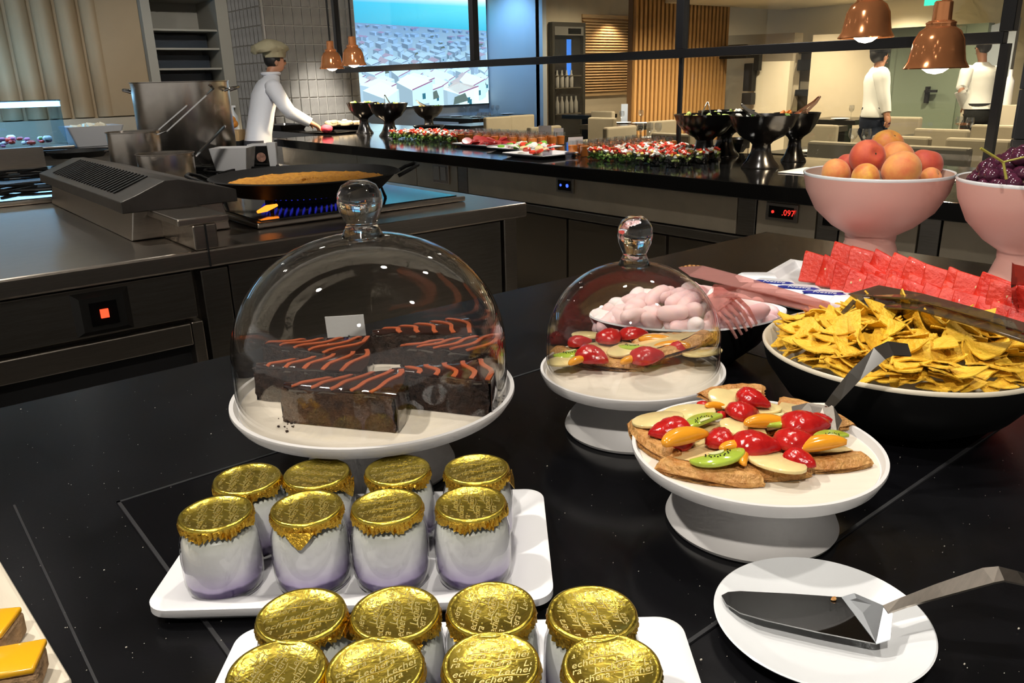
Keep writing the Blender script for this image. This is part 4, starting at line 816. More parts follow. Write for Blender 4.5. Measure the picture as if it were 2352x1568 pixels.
def lettering():
    one = text_mesh('word', 'Lechera', .0088, .35, .00012)
    vs = [Vector(v.co) for v in one.vertices]; fs = [tuple(p.vertices) for p in one.polygons]
    mb = MB(); R = .0305
    rows = -3
    for r in range(-4, 5):
        for c in range(-2, 3):
            ox, oy = c*.036+(.018 if r % 2 else 0), r*.0078
            q = [Vector((v.x+ox, v.y+oy+.10*v.x, v.z)) for v in vs]
            fl = [f for f in fs if all((q[i].x**2+q[i].y**2) < R*R for i in f)]
            if fl: 
                us = sorted({i for f in fl for i in f}); ix = {k: i for i, k in enumerate(us)}; mb.add([q[k] for k in us], [tuple(ix[i] for i in f) for f in fl])
            # swash under the word and a dot between words
            sw = [Vector((ox-.016+.026*k/6, oy-.0036+.0012*math.sin(k*1.0)+.1*(-.016+.026*k/6), 0)) for k in range(7)]
            if all(p.length < R for p in sw): mb.ribbon(sw, .0005, .0003)
            d = Vector((ox+.018, oy+.0018, 0))
            if d.length < R: mb.box((d.x-.0004, d.y-.0004, -.0001), (d.x+.0004, d.y+.0004, .0002))
    return mb.mesh('lettering', M_goldlet)
LETM = lettering()
LID = None
M_yog = zramp('yogurt', [(0, (.045, .018, .09)), (.0180, (.05, .022, .12)), (.0210, (.44, .36, .60)), (.031, (.70, .66, .80)), (.042, (.78, .78, .80)), (.060, (.74, .75, .70)), (.07, (.60, .62, .52))], noise=.009, rough=.35)
JIN = MB().lathe([(.002, .003), (.0315, .003), (.0345, .008), (.0360, .016), (.0362, .038), (.0352, .054), (.0325, .063), (.0305, .066), (.002, .066)], 48).mesh('yogurt', M_yog, smooth=60)
JGL = MB().lathe([(.002, .0), (.0315, .0), (.0355, .004), (.0375, .014), (.0378, .038), (.0368, .055), (.0338, .065), (.0318, .070), (.0318, .078)], 48, caps=False).mesh('glass_jar', thin_glass('jar_glass', (.97, .97, .98), 1.3, .01), smooth=60)
def foil_meshes():
    out = []
    for sd in range(3):
        rnd = random.Random(sd); ph = [rnd.uniform(0, 6.3) for _ in range(6)]
        top = MB().lathe([(.0005, .0795), (.012, .0797), (.0285, .0800), (.0300, .0812), (.0325, .0818), (.0340, .0808), (.0345, .0790)], 72, caps=False, fn=lambda a, z: 1+.004*math.sin(5*a+ph[0])).mesh('foil_lid', M_gold, smooth=60)
        n = 132; rings = []
        for r, z, amp in ((.0345, .0790, .0), (.0350, .0765, .0006), (.0347, .0735, .0012), (.0338, .0708, .0016), (.0333, .0690, .0020)):
            rings.append([((r+amp*math.sin(j*2.1+ph[1])+amp*.6*rnd.uniform(-1, 1))*math.cos(2*PI*j/n), (r+amp*math.sin(j*2.1+ph[1])+amp*.6*rnd.uniform(-1, 1))*math.sin(2*PI*j/n), z+(amp*1.2*math.sin(7*2*PI*j/n+ph[2])+rnd.uniform(-.5, .5)*amp if amp > .0015 else 0)) for j in range(n)])
        out.append((top, MB().loft(rings, caps=False).mesh('crimped_skirt', M_goldskirt, smooth=30)))
    return out
FOIL = foil_meshes()
TAB = MB().loft([[(.0350, -.014, .074), (.0350, .014, .074), (.0356, .014, .074), (.0356, -.014, .074)], [(.0375, -.008, .066), (.0375, .009, .066), (.0381, .009, .066), (.0381, -.008, .066)], [(.0392, -.001, .0585), (.0392, .002, .0585), (.0397, .002, .0585), (.0397, -.001, .0585)]]).mesh('foil_tab', M_goldskirt)
def jar(px, py, label, rot, k, tab=None):
    zt = ZC+.0025+.009+.081; p = P(px, py, zt)
    t = T('yogurt_jar', label, 'yogurt jar', (p.x, p.y, ZC+.0115), 0, 'gold-lidded yogurt jars')
    link('glass_jar', JGL, t); link('yogurt', JIN, t); lid = link('foil_lid', FOIL[k % 3][0], t); lid.rotation_euler = (0, 0, rot)
    o = link('lettering', LETM, lid); o.location = (0, 0, .0799)
    sk = link('crimped_skirt', FOIL[k % 3][1], lid)
    if tab is not None: q = link('foil_tab', TAB, t); q.rotation_euler = (0, 0, tab)
J1 = [(495, 1176), (704, 1164), (889, 1160), (1082, 1154), (567, 1097), (727, 1085), (913, 1077), (1095, 1075)]
J2 = [(692, 1410), (908, 1405), (1128, 1395), (1360, 1405), (635, 1540), (862, 1532), (1128, 1522), (1405, 1528)]
nm = ['leftmost', 'second from left', 'third from left', 'rightmost']; cam_az = YAW+PI
for i, (x, y) in enumerate(J1): jar(x, y, 'gold-lidded yogurt jar, %s in the %s row of the rear tray' % (nm[i % 4], 'front' if i < 4 else 'back'), RZ+[1.5, 1.4, .1, 1.5, 1.35, 2.6, .05, .15][i], i, {1: cam_az, 5: RZ-.3, 7: RZ-.1}.get(i))
for i, (x, y) in enumerate(J2): jar(x, y, 'gold-lidded yogurt jar, %s in the %s row of the front tray' % (nm[i % 4], 'back' if i < 4 else 'front'), RZ+[.25, 1.5, 1.3, 1.7, 1.3, .5, .05, .2][i], i, {0: RZ-.1, 1: cam_az+.3, 3: cam_az+.4}.get(i))
# ------------------------------------------------------------------ pedestal stands, domes
def stand(px, py, wpx, h, rb, label):
    z = ZC+.0025+h; c = P(px, py, z); R = wpx/2*depth(c)/FPX
    t = T('cake_stand', label, 'cake stand', (c.x, c.y, ZC+.0025), RZ)
    MB().lathe([(.01, 0), (rb, 0), (rb+.002, .004), (rb*.985, .012), (rb*.80, .036), (rb*.62, h*.62), (rb*.60, h-.026), (R*.80, h-.020), (R*.96, h-.012), (R, h-.001), (R*.998, h+.003), (R*.97, h+.003), (R*.945, h-.005), (.01, h-.0055)], 96).build('pedestal', M_stand, t, smooth=40)
    MB().lathe([(.001, h-.0055), (R*.935, h-.0055), (R*.935, h-.0045), (.001, h-.0045)], 96).build('plate_surface', M_standtop, t, smooth=40)
    return c, R, z-.0045
def dome(c, r, h, z, kr, label):
    t = T('glass_dome', label, 'dome', (c.x, c.y, z+.0005), RZ)
    pr = [(r, 0), (r*1.0, .003)]
    k = h*.30
    pr += [(r*1.005, k*.5), (r, k)]
    for i in range(1, 19):
        a = PI/2*i/18; pr.append((max(kr*.45, r*math.cos(a)**.92), k+(h-k)*math.sin(a)))
        if r*math.cos(a)**.92 < kr*.5: break
    MB().lathe(pr, 96, caps=False).build('shell', M_thin, t, smooth=80)
    MB().lathe([(q-.0025, zz) for q, zz in pr[:-1]], 96, caps=False).build('inner_shell', M_thin, t, smooth=80)
    MB().lathe([(.001, h-.002), (kr*.95, h-.003), (kr*.78, h+.006), (kr*.66, h+.012), (kr*.72, h+.016), (kr*.93, h+.028), (kr*1.0, h+.038), (kr*.95, h+.049), (kr*.75, h+.058), (kr*.4, h+.063), (.001, h+.064)], 40).build('knob', M_glass, t, smooth=80)
S1 = stand(862, 896, 640, .105, .095, 'largest white pedestal cake stand with chocolate cake')
dome(S1[0], S1[1]*.945, .205, S1[2], .027, 'large clear glass dome over the chocolate cake')
S2 = stand(1451, 846, 420, .088, .092, 'white pedestal stand with fruit tart under a small dome')
dome(S2[0], S2[1]*.93, .155, S2[2], .0235, 'small clear glass dome over the fruit tart')
S3 = stand(1735, 1027, 562, .088, .092, 'open white pedestal stand with fruit tart pieces and server')
# ------------------------------------------------------------------ chocolate cake
M_crumbc = mat('dark_sponge', (.060, .027, .015), .85, noise=.6, scale=90, col2=(.010, .004, .003), bump=1.0, bscale=180)
M_crumbl = mat('caramel_sponge', (.13, .055, .018), .75, noise=.6, scale=45, col2=(.022, .009, .005), bump=1.0, bscale=180)
M_glaze = mat('chocolate_glaze', (.028, .009, .006), .12, spec=.7, coat=.5)
M_stripe = mat('orange_icing', (.40, .085, .025), .35)
def polar(s, t, a, z): return (s*math.cos(t*a), s*math.sin(t*a), z)
def wedge_body(L, a, h, jit, seed, n=16, m=6, k=5, s0=.008):
    rnd = random.Random(seed); rings = []
    for i in range(n+1):
        s = s0+(L-s0)*i/n; ring = []
        path = [(-1, h*j/k) for j in range(k)]+[(-1+2*j/m, h) for j in range(m)]+[(1, h*(k-j)/k) for j in range(k)]+[(1-2*j/m, 0) for j in range(m)]
        for t, z in path:
            x, y, zz = polar(s, t, a, z); g = jit if (abs(t) == 1 and 0 < z < h) or i == 0 else jit*.25
            ring.append((x+rnd.uniform(-g, g), y+rnd.uniform(-g, g), max(0, zz+rnd.uniform(-g, g)*.5)))
        rings.append(ring)
    return MB().loft(rings)
def cake(tip, out, label, seed, light=False, slant=.6):
    A, B = P(*tip, S1[2]), P(*out, S1[2]); L = min(.15, max(.12, (B-A).length)); a = math.radians(17); h = .043
    t = T('cake_slice', label, 'cake slice', (A.x, A.y, S1[2]+.0006), math.atan2(B.y-A.y, B.x-A.x), 'chocolate cake slices')
    wedge_body(L, a, h, .0024, seed).build('sponge', M_crumbl if light else M_crumbc, t, smooth=25)
    rnd = random.Random(seed); gl = MB(); n = 14; rings = []
    for i in range(n+1):
        s = .012+(L+.0035-.012)*i/n; dz = .0015*rnd.random()
        rings.append([polar(s, -1.0+.04*rnd.uniform(-1, 1), a, h-.001-rnd.random()*.003), polar(s, -.95, a, h+.003+dz), polar(s, -.4, a, h+.0055), polar(s, .4, a, h+.0055), polar(s, .95, a, h+.003+dz), polar(s, 1.0+.04*rnd.uniform(-1, 1), a, h-.001-rnd.random()*.003)])
    # outer face
    rings.append([polar(L+.0045, q, a, h*.5) for q in (-1.0, -.95, -.4, .4, .95, 1.0)]); rings.append([polar(L+.004, q, a, .001) for q in (-1.0, -.95, -.4, .4, .95, 1.0)])
    for r in rings: r += [polar(max(.01, math.hypot(r[5][0], r[5][1])-.0005), .0, a, r[0][2]-.002)] if False else []
    k = len(rings); vs = [v for r in rings for v in r]; fs = [(i*6+j, i*6+j+1, (i+1)*6+j+1, (i+1)*6+j) for i in range(k-1) for j in range(5)]
    g = gl.add(vs, fs).build('chocolate_glaze', M_glaze, t, smooth=70); md = g.modifiers.new('thick', 'SOLIDIFY'); md.thickness = .0012; md.offset = -1
    for i in range(5):
        s = L*(.28+.165*i); d = slant*.022
        pts = []
        for j in range(9):
            q = -1+2*j/8; ss = min(L*.995, s+d*q+.004*math.sin(j+seed)); pts.append(polar(ss, q*.97, a, h+.0062-.0026*abs(q)**4))
        MB().ribbon(pts, [.0052+.0016*rnd.random() for _ in pts], .0014).build('icing_stripe', M_stripe, g, smooth=50)
    return t
cake((640, 969), (930, 959), 'front chocolate cake slice with lighter caramel side', 1, True, 1.0)
cake((578, 919), (852, 907), 'left chocolate cake slice behind the front slice', 2, False, .8)
cake((600, 859), (848, 872), 'chocolate cake slice at the back left of the stand', 3, False, 1.2)
cake((842, 836), (1095, 814), 'rearmost chocolate cake slice in the middle of the stand', 4, False, -.6)
cake((912, 869), (1150, 864), 'chocolate cake slice at the back right of the stand', 5, False, 1.2)
cake((884, 932), (1138, 929), 'right chocolate cake slice with upright dark end', 6, False, -.5)
rnd = random.Random(4); mb = MB()
for i in range(60):
    px, py = (rnd.gauss(668, 14), rnd.gauss(968, 9)) if i < 35 else (rnd.gauss(1135, 9), rnd.gauss(915, 12)); p = P(px, py, S1[2]+.0008); s = rnd.uniform(.0004, .0016); mb.box((p.x-s, p.y-s, p.z-.0003), (p.x+s, p.y+s, p.z+s))
o = mb.build('cake_crumbs', M_crumbc); o['kind'] = 'stuff'; tag(o, 'dark cake crumbs beside the slices on the stand', 'crumbs')
c = PD(800, 752, 1.28)
t = T('label_card', 'small pale label card standing behind the chocolate cake', 'label card', (c.x, c.y, ZC+.0025), RZ); hz = c.z-ZC; MB().box((-.031, -.0008, hz-.0175), (.031, .0008, hz+.0175)).build('card', mat('pale_card', (.75, .74, .72), .6), t).rotation_euler = (0, -.04, 0); MB().tube([(0, 0, 0), (0, 0, hz-.015)], .002, 6).build('pin', M_pol, t); MB().lathe([(.001, 0), (.02, 0), (.018, .006), (.001, .008)], 16).build('foot', M_pol, t)
# ------------------------------------------------------------------ fruit tart pieces
M_pastry = mat('puff_pastry', (.72, .40, .13), .42, noise=.5, scale=55, col2=(.42, .15, .025), bump=.8, bscale=130)
M_custard = mat('glazed_custard', (.80, .60, .28), .2, noise=.3, scale=25, coat=.6)
M_straw = mat('strawberry', (.32, .004, .006), .14, noise=.5, scale=60, col2=(.58, .02, .015), bump=.12, bscale=300, coat=.25)
M_kiwi = mat('kiwi', (.42, .55, .06), .12, noise=.3, scale=40, coat=.3); M_kiwis = mat('kiwi_seed', (.01, .01, .008), .3); M_kiwic = mat('kiwi_core', (.68, .70, .35), .2, coat=.3)
M_peachs = mat('peach_slice', (.88, .36, .02), .15, noise=.2, scale=20, coat=.3); M_pear = mat('pear_slice', (.82, .66, .30), .12, noise=.25, scale=18, coat=.2)
def straw_body():
    mb = MB().ball((0, 0, 0), 1, 20, 14); mb.v = [(x*.0185, y*.0135*(1-.42*x), (z if z > 0 else z*.25)*.0115*(1-.35*x)) for x, y, z in mb.v]; return mb.jitter(.0005)
def fruit_meshes():
    out = {}
    out['strawberry'] = [('strawberry', straw_body().mesh('strawberry', M_straw, smooth=80))]
    k = MB().loft([[(.021*math.cos(a), .021*math.sin(a)*.8, z) for a in [PI*i/14 for i in range(15)]] for z in (0, .0040)])
    out['kiwi'] = [('kiwi_slice', k.mesh('kiwi_slice', M_kiwi, bevel=.001, seg=1, smooth=50))]
    s = MB()
    for i in range(13):
        a = PI*(i+.5)/13; r = .0085+.0015*(i % 2); s.ball((r*math.cos(a), r*math.sin(a)*.8+.0006, .0047), .0007, 5, 4, 1, 1, .6)
    out['kiwi'] += [('seeds', s.mesh('seeds', M_kiwis)), ('core', MB().loft([[(.006*math.cos(a), .006*math.sin(a)*.7+.0003, z) for a in [PI*i/8 for i in range(9)]] for z in (.0044, .0049)]).mesh('core', M_kiwic))]
    pts = [(.022*math.sin(-1.1+2.2*i/10), .010*math.cos(-1.1+2.2*i/10), .005) for i in range(11)]
    out['peach'] = [('peach_slice', MB().tube(pts, [.0015+.0062*math.sin(PI*(i+.6)/11.2) for i in range(11)], 10, .8).mesh('peach_slice', M_peachs, smooth=80))]
    out['pear'] = [('pear_slice', MB().prism([(.030*math.cos(a)*(1 if math.cos(a) > 0 else .8), .019*math.sin(a)) for a in [2*PI*i/20 for i in range(20)]], 0, .0035).mesh('pear_slice', M_pear, bevel=.001, smooth=60))]
    return out
FM = fruit_meshes()
def tart(S, tip, out, label, fruit, seed, a=22, tilt=(0, 0), dz=0):
    z = S[2]; A, B = P(*tip, z), P(*out, z); L = min(.125, max(.085, (B-A).length)); a = math.radians(a)
    t = T('tart_piece', label, 'tart piece', (A.x, A.y, z+.0006+dz), 0, 'fruit tart pieces'); t.rotation_euler = (tilt[0], tilt[1], math.atan2(B.y-A.y, B.x-A.x))
    rnd = random.Random(seed); n, m = 24, 10; rings = []
    for i in range(n+1):
        s = .01+(L-.01)*i/n; q = i/n; hp = .0095+.0012*math.sin(3*q+seed)+(.0035*math.sin(PI*min(1, (q-.80)/.2)) if q > .8 else 0); hp = hp*(1 if q < .99 else .6); ring = []
        path = [(-1, hp*j/4) for j in range(4)]+[(-1+2*j/m, hp) for j in range(m)]+[(1, hp*(4-j)/4) for j in range(4)]+[(1-2*j/m, 0) for j in range(m)]
        for tt, zz in path:
            x, y, w_ = polar(s, tt, a, zz); g = .0011 if 0 < zz < hp else .0006; bul = .0030*(1 if round(4*zz/hp) % 2 else -.4)*(1 if abs(tt) == 1 else 0)*math.copysign(1, tt) if hp else 0
            ring.append((x+rnd.uniform(-g, g), y+rnd.uniform(-g, g)+bul*(.4+rnd.random()), max(0, w_+rnd.uniform(-g, g))))
        rings.append(ring)
    MB().loft(rings).build('crust', M_pastry, t, smooth=30)
    g = MB(); gr = [[(*polar(.014+(L*.82-.014)*i/10, -.94+1.88*j/8, a, 0)[:2], .0100+.0022*math.sin(PI*j/8)+rnd.uniform(0, .0008)) for j in range(9)] for i in range(11)]
    g.add([v for r in gr for v in r], [(i*9+j, i*9+j+1, i*9+j+10, i*9+j+9) for i in range(10) for j in range(8)]); cu = g.build('custard', M_custard, t, smooth=80)
    Mi = (Matrix.Translation(t.location) @ t.rotation_euler.to_matrix().to_4x4()).inverted()
    for kind, fx, fy, zz, rot, sc in fruit:
        v = Mi @ P(fx, fy, z+zz+.004); root = None
        for nm_, me in FM[kind]:
            o = link(nm_, me, root or t)
            if root is None: root = o; o.location = v; o.rotation_euler = (rnd.uniform(-.12, .12)-tilt[0], rnd.uniform(-.12, .12)-tilt[1], RZ+rot-t.rotation_euler.z); o.scale = (sc, sc, sc)
    return t
PCS, PKW, PPR, PST = 'peach', 'kiwi', 'pear', 'strawberry'
tart(S3, (1690, 990), (1466, 1030), 'tart piece at the left of the open stand with a long strawberry half', [(PPR, 1505, 968, .012, .25, 1.15), (PPR, 1575, 955, .012, .15, 1.2), (PST, 1538, 992, .014, 3.3, 1.35), (PKW, 1622, 975, .016, .5, 1.25), (PST, 1618, 932, .012, .3, .55), (PCS, 1655, 945, .012, .4, .7)], 11, 24)
tart(S3, (1655, 1000), (1620, 1128), 'front left tart piece with kiwi and peach on its crust', [(PCS, 1585, 1030, .016, .5, 1.5), (PKW, 1645, 1050, .014, 3.35, 1.45), (PST, 1655, 1008, .016, 1.3, 1.15), (PCS, 1698, 1044, .014, .2, 1.0), (PST, 1570, 1020, .010, .4, .8)], 12, 25)
tart(S3, (1690, 990), (1772, 1155), 'front middle tart piece with a pale pear slice and strawberry', [(PPR, 1775, 1062, .012, -.7, 1.15), (PPR, 1700, 985, .012, -.7, 1.0), (PST, 1738, 1026, .017, -.15, 1.45), (PCS, 1722, 1062, .012, 1.2, .8)], 13, 24)
tart(S3, (1800, 975), (1925, 1115), 'right tart piece with strawberry, peach and kiwi', [(PST, 1832, 1020, .016, .2, 1.45), (PST, 1838, 1058, .012, -1.0, 1.0), (PCS, 1897, 1044, .014, .15, 1.35), (PKW, 1912, 1012, .015, .3, 1.05), (PPR, 1868, 1000, .012, .1, .9)], 14, 24)
tart(S3, (1760, 1000), (1665, 922), 'rear tart piece with upright pear slice on the open stand', [(PPR, 1672, 922, .018, -.3, 1.05), (PST, 1708, 950, .018, .4, 1.2), (PST, 1730, 920, .022, -.6, 1.15), (PCS, 1650, 945, .014, .2, .8), (PST, 1662, 955, .012, .4, .5)], 15, 24, (0, -.15))
tart(S3, (1735, 1012), (1890, 952), 'rear right tart piece with kiwi wedge beside the server', [(PKW, 1782, 962, .017, 3.4, 1.45), (PCS, 1768, 990, .014, .2, 1.35), (PST, 1850, 980, .016, .05, 1.55), (PST, 1885, 972, .014, .1, 1.0), (PPR, 1750, 940, .012, .1, .8)], 16, 24)
tart(S2, (1435, 790), (1302, 876), 'left tart piece under the small dome with two strawberries', [(PST, 1332, 788, .013, .2, 1.05), (PST, 1362, 822, .015, -.8, 1.45), (PKW, 1312, 812, .013, 3.3, 1.3), (PPR, 1290, 832, .011, .2, .9), (PPR, 1345, 772, .011, .3, .95), (PCS, 1335, 838, .012, .7, .9)], 17, 36)
tart(S2, (1420, 782), (1475, 894), 'middle tart piece under the small dome with pear slice', [(PPR, 1428, 808, .012, .9, 1.05), (PST, 1488, 822, .015, .2, 1.45), (PCS, 1455, 836, .012, .6, .9), (PST, 1402, 776, .016, .9, 1.35), (PKW, 1455, 798, .013, 2.4, 1.2)], 18, 25)
tart(S2, (1455, 790), (1612, 864), 'tilted tart piece with flaky side at the right under the small dome', [(PPR, 1608, 812, .016, .2, 1.1), (PST, 1560, 800, .020, .8, 1.0), (PCS, 1540, 808, .018, -.5, 1.3), (PCS, 1505, 790, .016, -.2, 1.2), (PKW, 1535, 784, .016, 3.2, 1.25), (PST, 1456, 772, .014, .2, 1.3), (PPR, 1570, 784, .012, .2, .9)], 19, 34, (.12, -.12), .006)
# ------------------------------------------------------------------ dessert plate and cake servers
c = P(1885, 1422, ZC+.016); R = 478/2*depth(c)/FPX
t = T('dessert_plate', 'white round plate holding the cake server in the front right', 'plate', (c.x, c.y, ZC+.0025)); MB().lathe([(.005, 0), (R*.55, 0), (R*.62, .003), (R*.985, .0145), (R, .0165), (R*.985, .0175), (R*.70, .0085), (R*.60, .0055), (.005, .005)], 96).build('dish', M_porc, t, smooth=50)
t = T('cake_server', 'steel cake server lying across the white plate', 'cake server', (c.x, c.y, ZC))
def loc3(px, py, h, o=c): v = P(px, py, ZC+h); return Vector((v.x-o.x, v.y-o.y, h))
zb = .0215
bl = [loc3(*q, zb) for q in ((1657, 1368), (1672, 1360), (1700, 1358), (1820, 1364), (1932, 1372), (2010, 1478), (1880, 1452), (1760, 1425), (1700, 1408), (1668, 1388))]
MB().loft([[v-Vector((0, 0, .0006)) for v in bl], [v+Vector((0, 0, .0006)) for v in bl]]).build('blade', mat('mirror_steel_dark_reflection', (.28, .28, .28), .04, 1), t)  # dark reflection in the blade is put into its base colour
sh = [loc3(1932, 1372, zb), loc3(1962, 1363, zb+.003), loc3(2030, 1392, zb+.012), loc3(2050, 1402, zb+.013), loc3(2044, 1468, zb+.004), loc3(2012, 1478, zb)]
MB().loft([[v-Vector((0, 0, .0007)) for v in sh], [v+Vector((0, 0, .0007)) for v in sh]]).build('shoulder', mat('satin_steel', (.72, .76, .80), .28, 1), t)
hp = [loc3(2034, 1400, zb+.012), loc3(2075, 1384, .040), loc3(2160, 1356, .054), loc3(2270, 1322, .070), loc3(2300, 1318, .073), loc3(2345, 1328, .072), loc3(2420, 1350, .064)]
MB().ribbon(hp, [.010, .012, .017, .021, .021, .020, .018], .0018).build('handle', M_steel, t)
o = MB().ball((0, 0, 0), .0022, 7, 5, 1.6, 1, .6).jitter(.0005).build('pastry_crumb', M_pastry, t); o.location = loc3(1915, 1374, zb+.002)
z3 = S3[2]-ZC; o3 = P(1880, 960, S3[2]); t = T('cake_server', 'steel server with raised handle on the tart stand', 'cake server', (o3.x, o3.y, ZC)); L3 = lambda px, py, h: loc3(px, py, h, o3)
bl = [L3(1818, 934, z3+.022), L3(1855, 926, z3+.026), L3(1893, 926, z3+.030), L3(1914, 934, z3+.030), L3(1934, 966, z3+.022), L3(1922, 992, z3+.018), L3(1868, 986, z3+.018), L3(1822, 962, z3+.020)]
MB().loft([[v-Vector((0, 0, .0007)) for v in bl], [v+Vector((0, 0, .0007)) for v in bl]]).build('blade', M_steel, t)
MB().ribbon([L3(1902, 934, z3+.029), L3(1920, 912, z3+.038), L3(1962, 864, z3+.060), L3(2020, 812, z3+.085), L3(2045, 800, z3+.09), L3(2088, 804, z3+.085)], [.010, .012, .015, .018, .018, .016], .002, up=(-.45, -.55, .7)).build('handle', M_pol, t)
# ------------------------------------------------------------------ nacho bowl
zb_ = ZC+.0025; hb = .105; cc = P(2072, 792, ZC+hb); RB = 306*depth(cc)/FPX
M_cream_in = mat('cream_bowl_inside', (.80, .72, .56), .4); M_bout = mat('black_bowl_outside', (.006, .006, .006), .5, spec=.3)
t = T('serving_bowl', 'wide black bowl with cream rim full of nachos', 'bowl', (cc.x, cc.y, zb_))
MB().lathe([(.01, 0), (RB*.55, 0), (RB*.80, hb*.28), (RB*.96, hb*.68), (RB, hb-.006)], 96, caps=False).build('outer_body', M_bout, t, smooth=60); MB().lathe([(RB, hb-.006), (RB*1.004, hb-.003), (RB*.99, hb), (RB*.965, hb-.004), (RB*.92, hb*.66), (RB*.76, hb*.30), (RB*.52, .012), (.01, .012)], 96, caps=False).build('lining', M_cream_in, t, smooth=60)
M_chip = mat('corn_chip', (.96, .62, .05), .55, noise=.35, scale=40, col2=(.84, .44, .025), bump=.6, bscale=120)
def chip_mesh(seed):
    rnd = random.Random(seed); n = 6; pts = {}; vs = []; s = .036
    A, B, C2 = Vector((0, s, 0)), Vector((-s*.87, -s*.5, 0)), Vector((s*.87, -s*.5, 0)); kx, ky = rnd.uniform(-9, 9), rnd.uniform(-9, 9)
    for i in range(n+1):
        for j in range(n+1-i):
            a, b = i/n, j/n; p = A*a+B*b+C2*(1-a-b); d = 1-.12*max(a, b, 1-a-b)**6; p *= d; pts[(i, j)] = len(vs); vs.append((p.x, p.y, kx*p.x*p.x+ky*p.y*p.y+rnd.uniform(-.0008, .0008)))
    fs = []
    for i in range(n):
        for j in range(n-i):
            fs.append((pts[(i, j)], pts[(i+1, j)], pts[(i, j+1)]))
            if j < n-i-1: fs.append((pts[(i+1, j)], pts[(i+1, j+1)], pts[(i, j+1)]))
    N = len(vs); ed = {}
    for f in fs:
        for a, b in ((f[0], f[1]), (f[1], f[2]), (f[2], f[0])): ed[(a, b)] = 1
    rim = [(a, b) for a, b in ed if (b, a) not in ed]; v2 = [(x, y, z+.0022) for x, y, z in vs]
    m = MB().add(vs+v2, [f[::-1] for f in fs]+[tuple(i+N for i in f) for f in fs]+[(a, b, b+N, a+N) for a, b in rim]); return m.mesh('corn_chip', M_chip, smooth=50)
CH = [chip_mesh(s) for s in range(8)]; rnd = random.Random(31)
for i in range(240):
    r = RB*.84*math.sqrt((i+.5)/240); a = i*2.39996+rnd.uniform(-.3, .3); lev = 1-(r/RB)**2; outer = r > RB*.62
    o = link('corn_chip', CH[i % 8]); sc = rnd.uniform(.75, 1.1) if not outer else rnd.uniform(.75, .98)
    zz = hb-.014+.050*lev+rnd.uniform(-.022, .006) if not outer else hb-.010+.040*lev+rnd.uniform(-.005, .010)
    loc_ = Matrix.Translation((cc.x+r*math.cos(a), cc.y+r*math.sin(a), zb_+zz))
    o.matrix_basis = loc_ @ Matrix.Rotation(a, 4, 'Z') @ Matrix.Rotation(-rnd.uniform(-.15, .40) if outer else rnd.uniform(-.9, .9), 4, 'Y') @ Matrix.Rotation(rnd.uniform(-.5, .5) if outer else rnd.uniform(-.9, .9), 4, 'X') @ Matrix.Rotation(rnd.uniform(0, 6.3), 4, 'Z') @ Matrix.Scale(sc, 4)
    tag(o, 'yellow triangular corn chip heaped in the black bowl', 'corn chip', 'corn chips in the black bowl')
for i in range(58):
    a = 2*PI*i/58+rnd.uniform(-.05, .05); r = RB*rnd.uniform(.80, .87); o = link('corn_chip', CH[i % 8])
    o.matrix_basis = Matrix.Translation((cc.x+r*math.cos(a), cc.y+r*math.sin(a), zb_+hb-.002+rnd.uniform(-.006, .006))) @ Matrix.Rotation(a, 4, 'Z') @ Matrix.Rotation(rnd.uniform(-.2, .5), 4, 'Y') @ Matrix.Rotation(rnd.uniform(-.4, .4), 4, 'X') @ Matrix.Rotation(rnd.uniform(0, 6.3), 4, 'Z') @ Matrix.Scale(rnd.uniform(.6, .75), 4)
    tag(o, 'yellow triangular corn chip heaped in the black bowl', 'corn chip', 'corn chips in the black bowl')
M_smoke = thin_glass('smoked_plastic', (.55, .5, .42), 1.3, .03, milk=.45, milkc=(.10, .08, .055))
def plastic_tongs(name, label, cat, base, path, wid, teeth, m, up, tl=.05, m2=None):
    t = T(name, label, cat, base); pts = [Vector(p)-base for p in path]
    MB().ribbon(pts, wid, .003, up=up).build('arm', m, t, bevel=.0008, seg=1)
    d = (pts[0]-pts[1]).normalized(); upv = Vector(up); side = d.cross(upv).normalized()
    for k in range(teeth):
        q = (k/(teeth-1)-.5)*wid[0]; p0 = pts[0]+side*q; MB().ribbon([p0-d*.006, p0+d*tl*.5-upv*.004, p0+d*tl-upv*.02], [.006, .006, .003], .003, up=up).build('tooth', m, t)
    return t, pts
b0 = P(2150, 715, ZC+.15)
pth = [P(1985, 715, ZC+.135), P(2010, 690, ZC+.150), P(2120, 705, ZC+.165), P(2260, 745, ZC+.165), P(2400, 790, ZC+.16)]
tt, _ = plastic_tongs('serving_tongs', 'smoky clear plastic tongs resting on the nachos', 'tongs', b0, pth, [.045, .045, .024, .021, .021], 6, M_smoke, (-.3, -.35, .89), .055)
pt2 = [Vector(p)+Vector((.012, .014, .010))-b0 for p in pth]; MB().ribbon(pt2, [.045, .04, .022, .02, .02], .003, up=(-.3, -.35, .89)).build('arm', M_smoke, tt, bevel=.0008, seg=1)
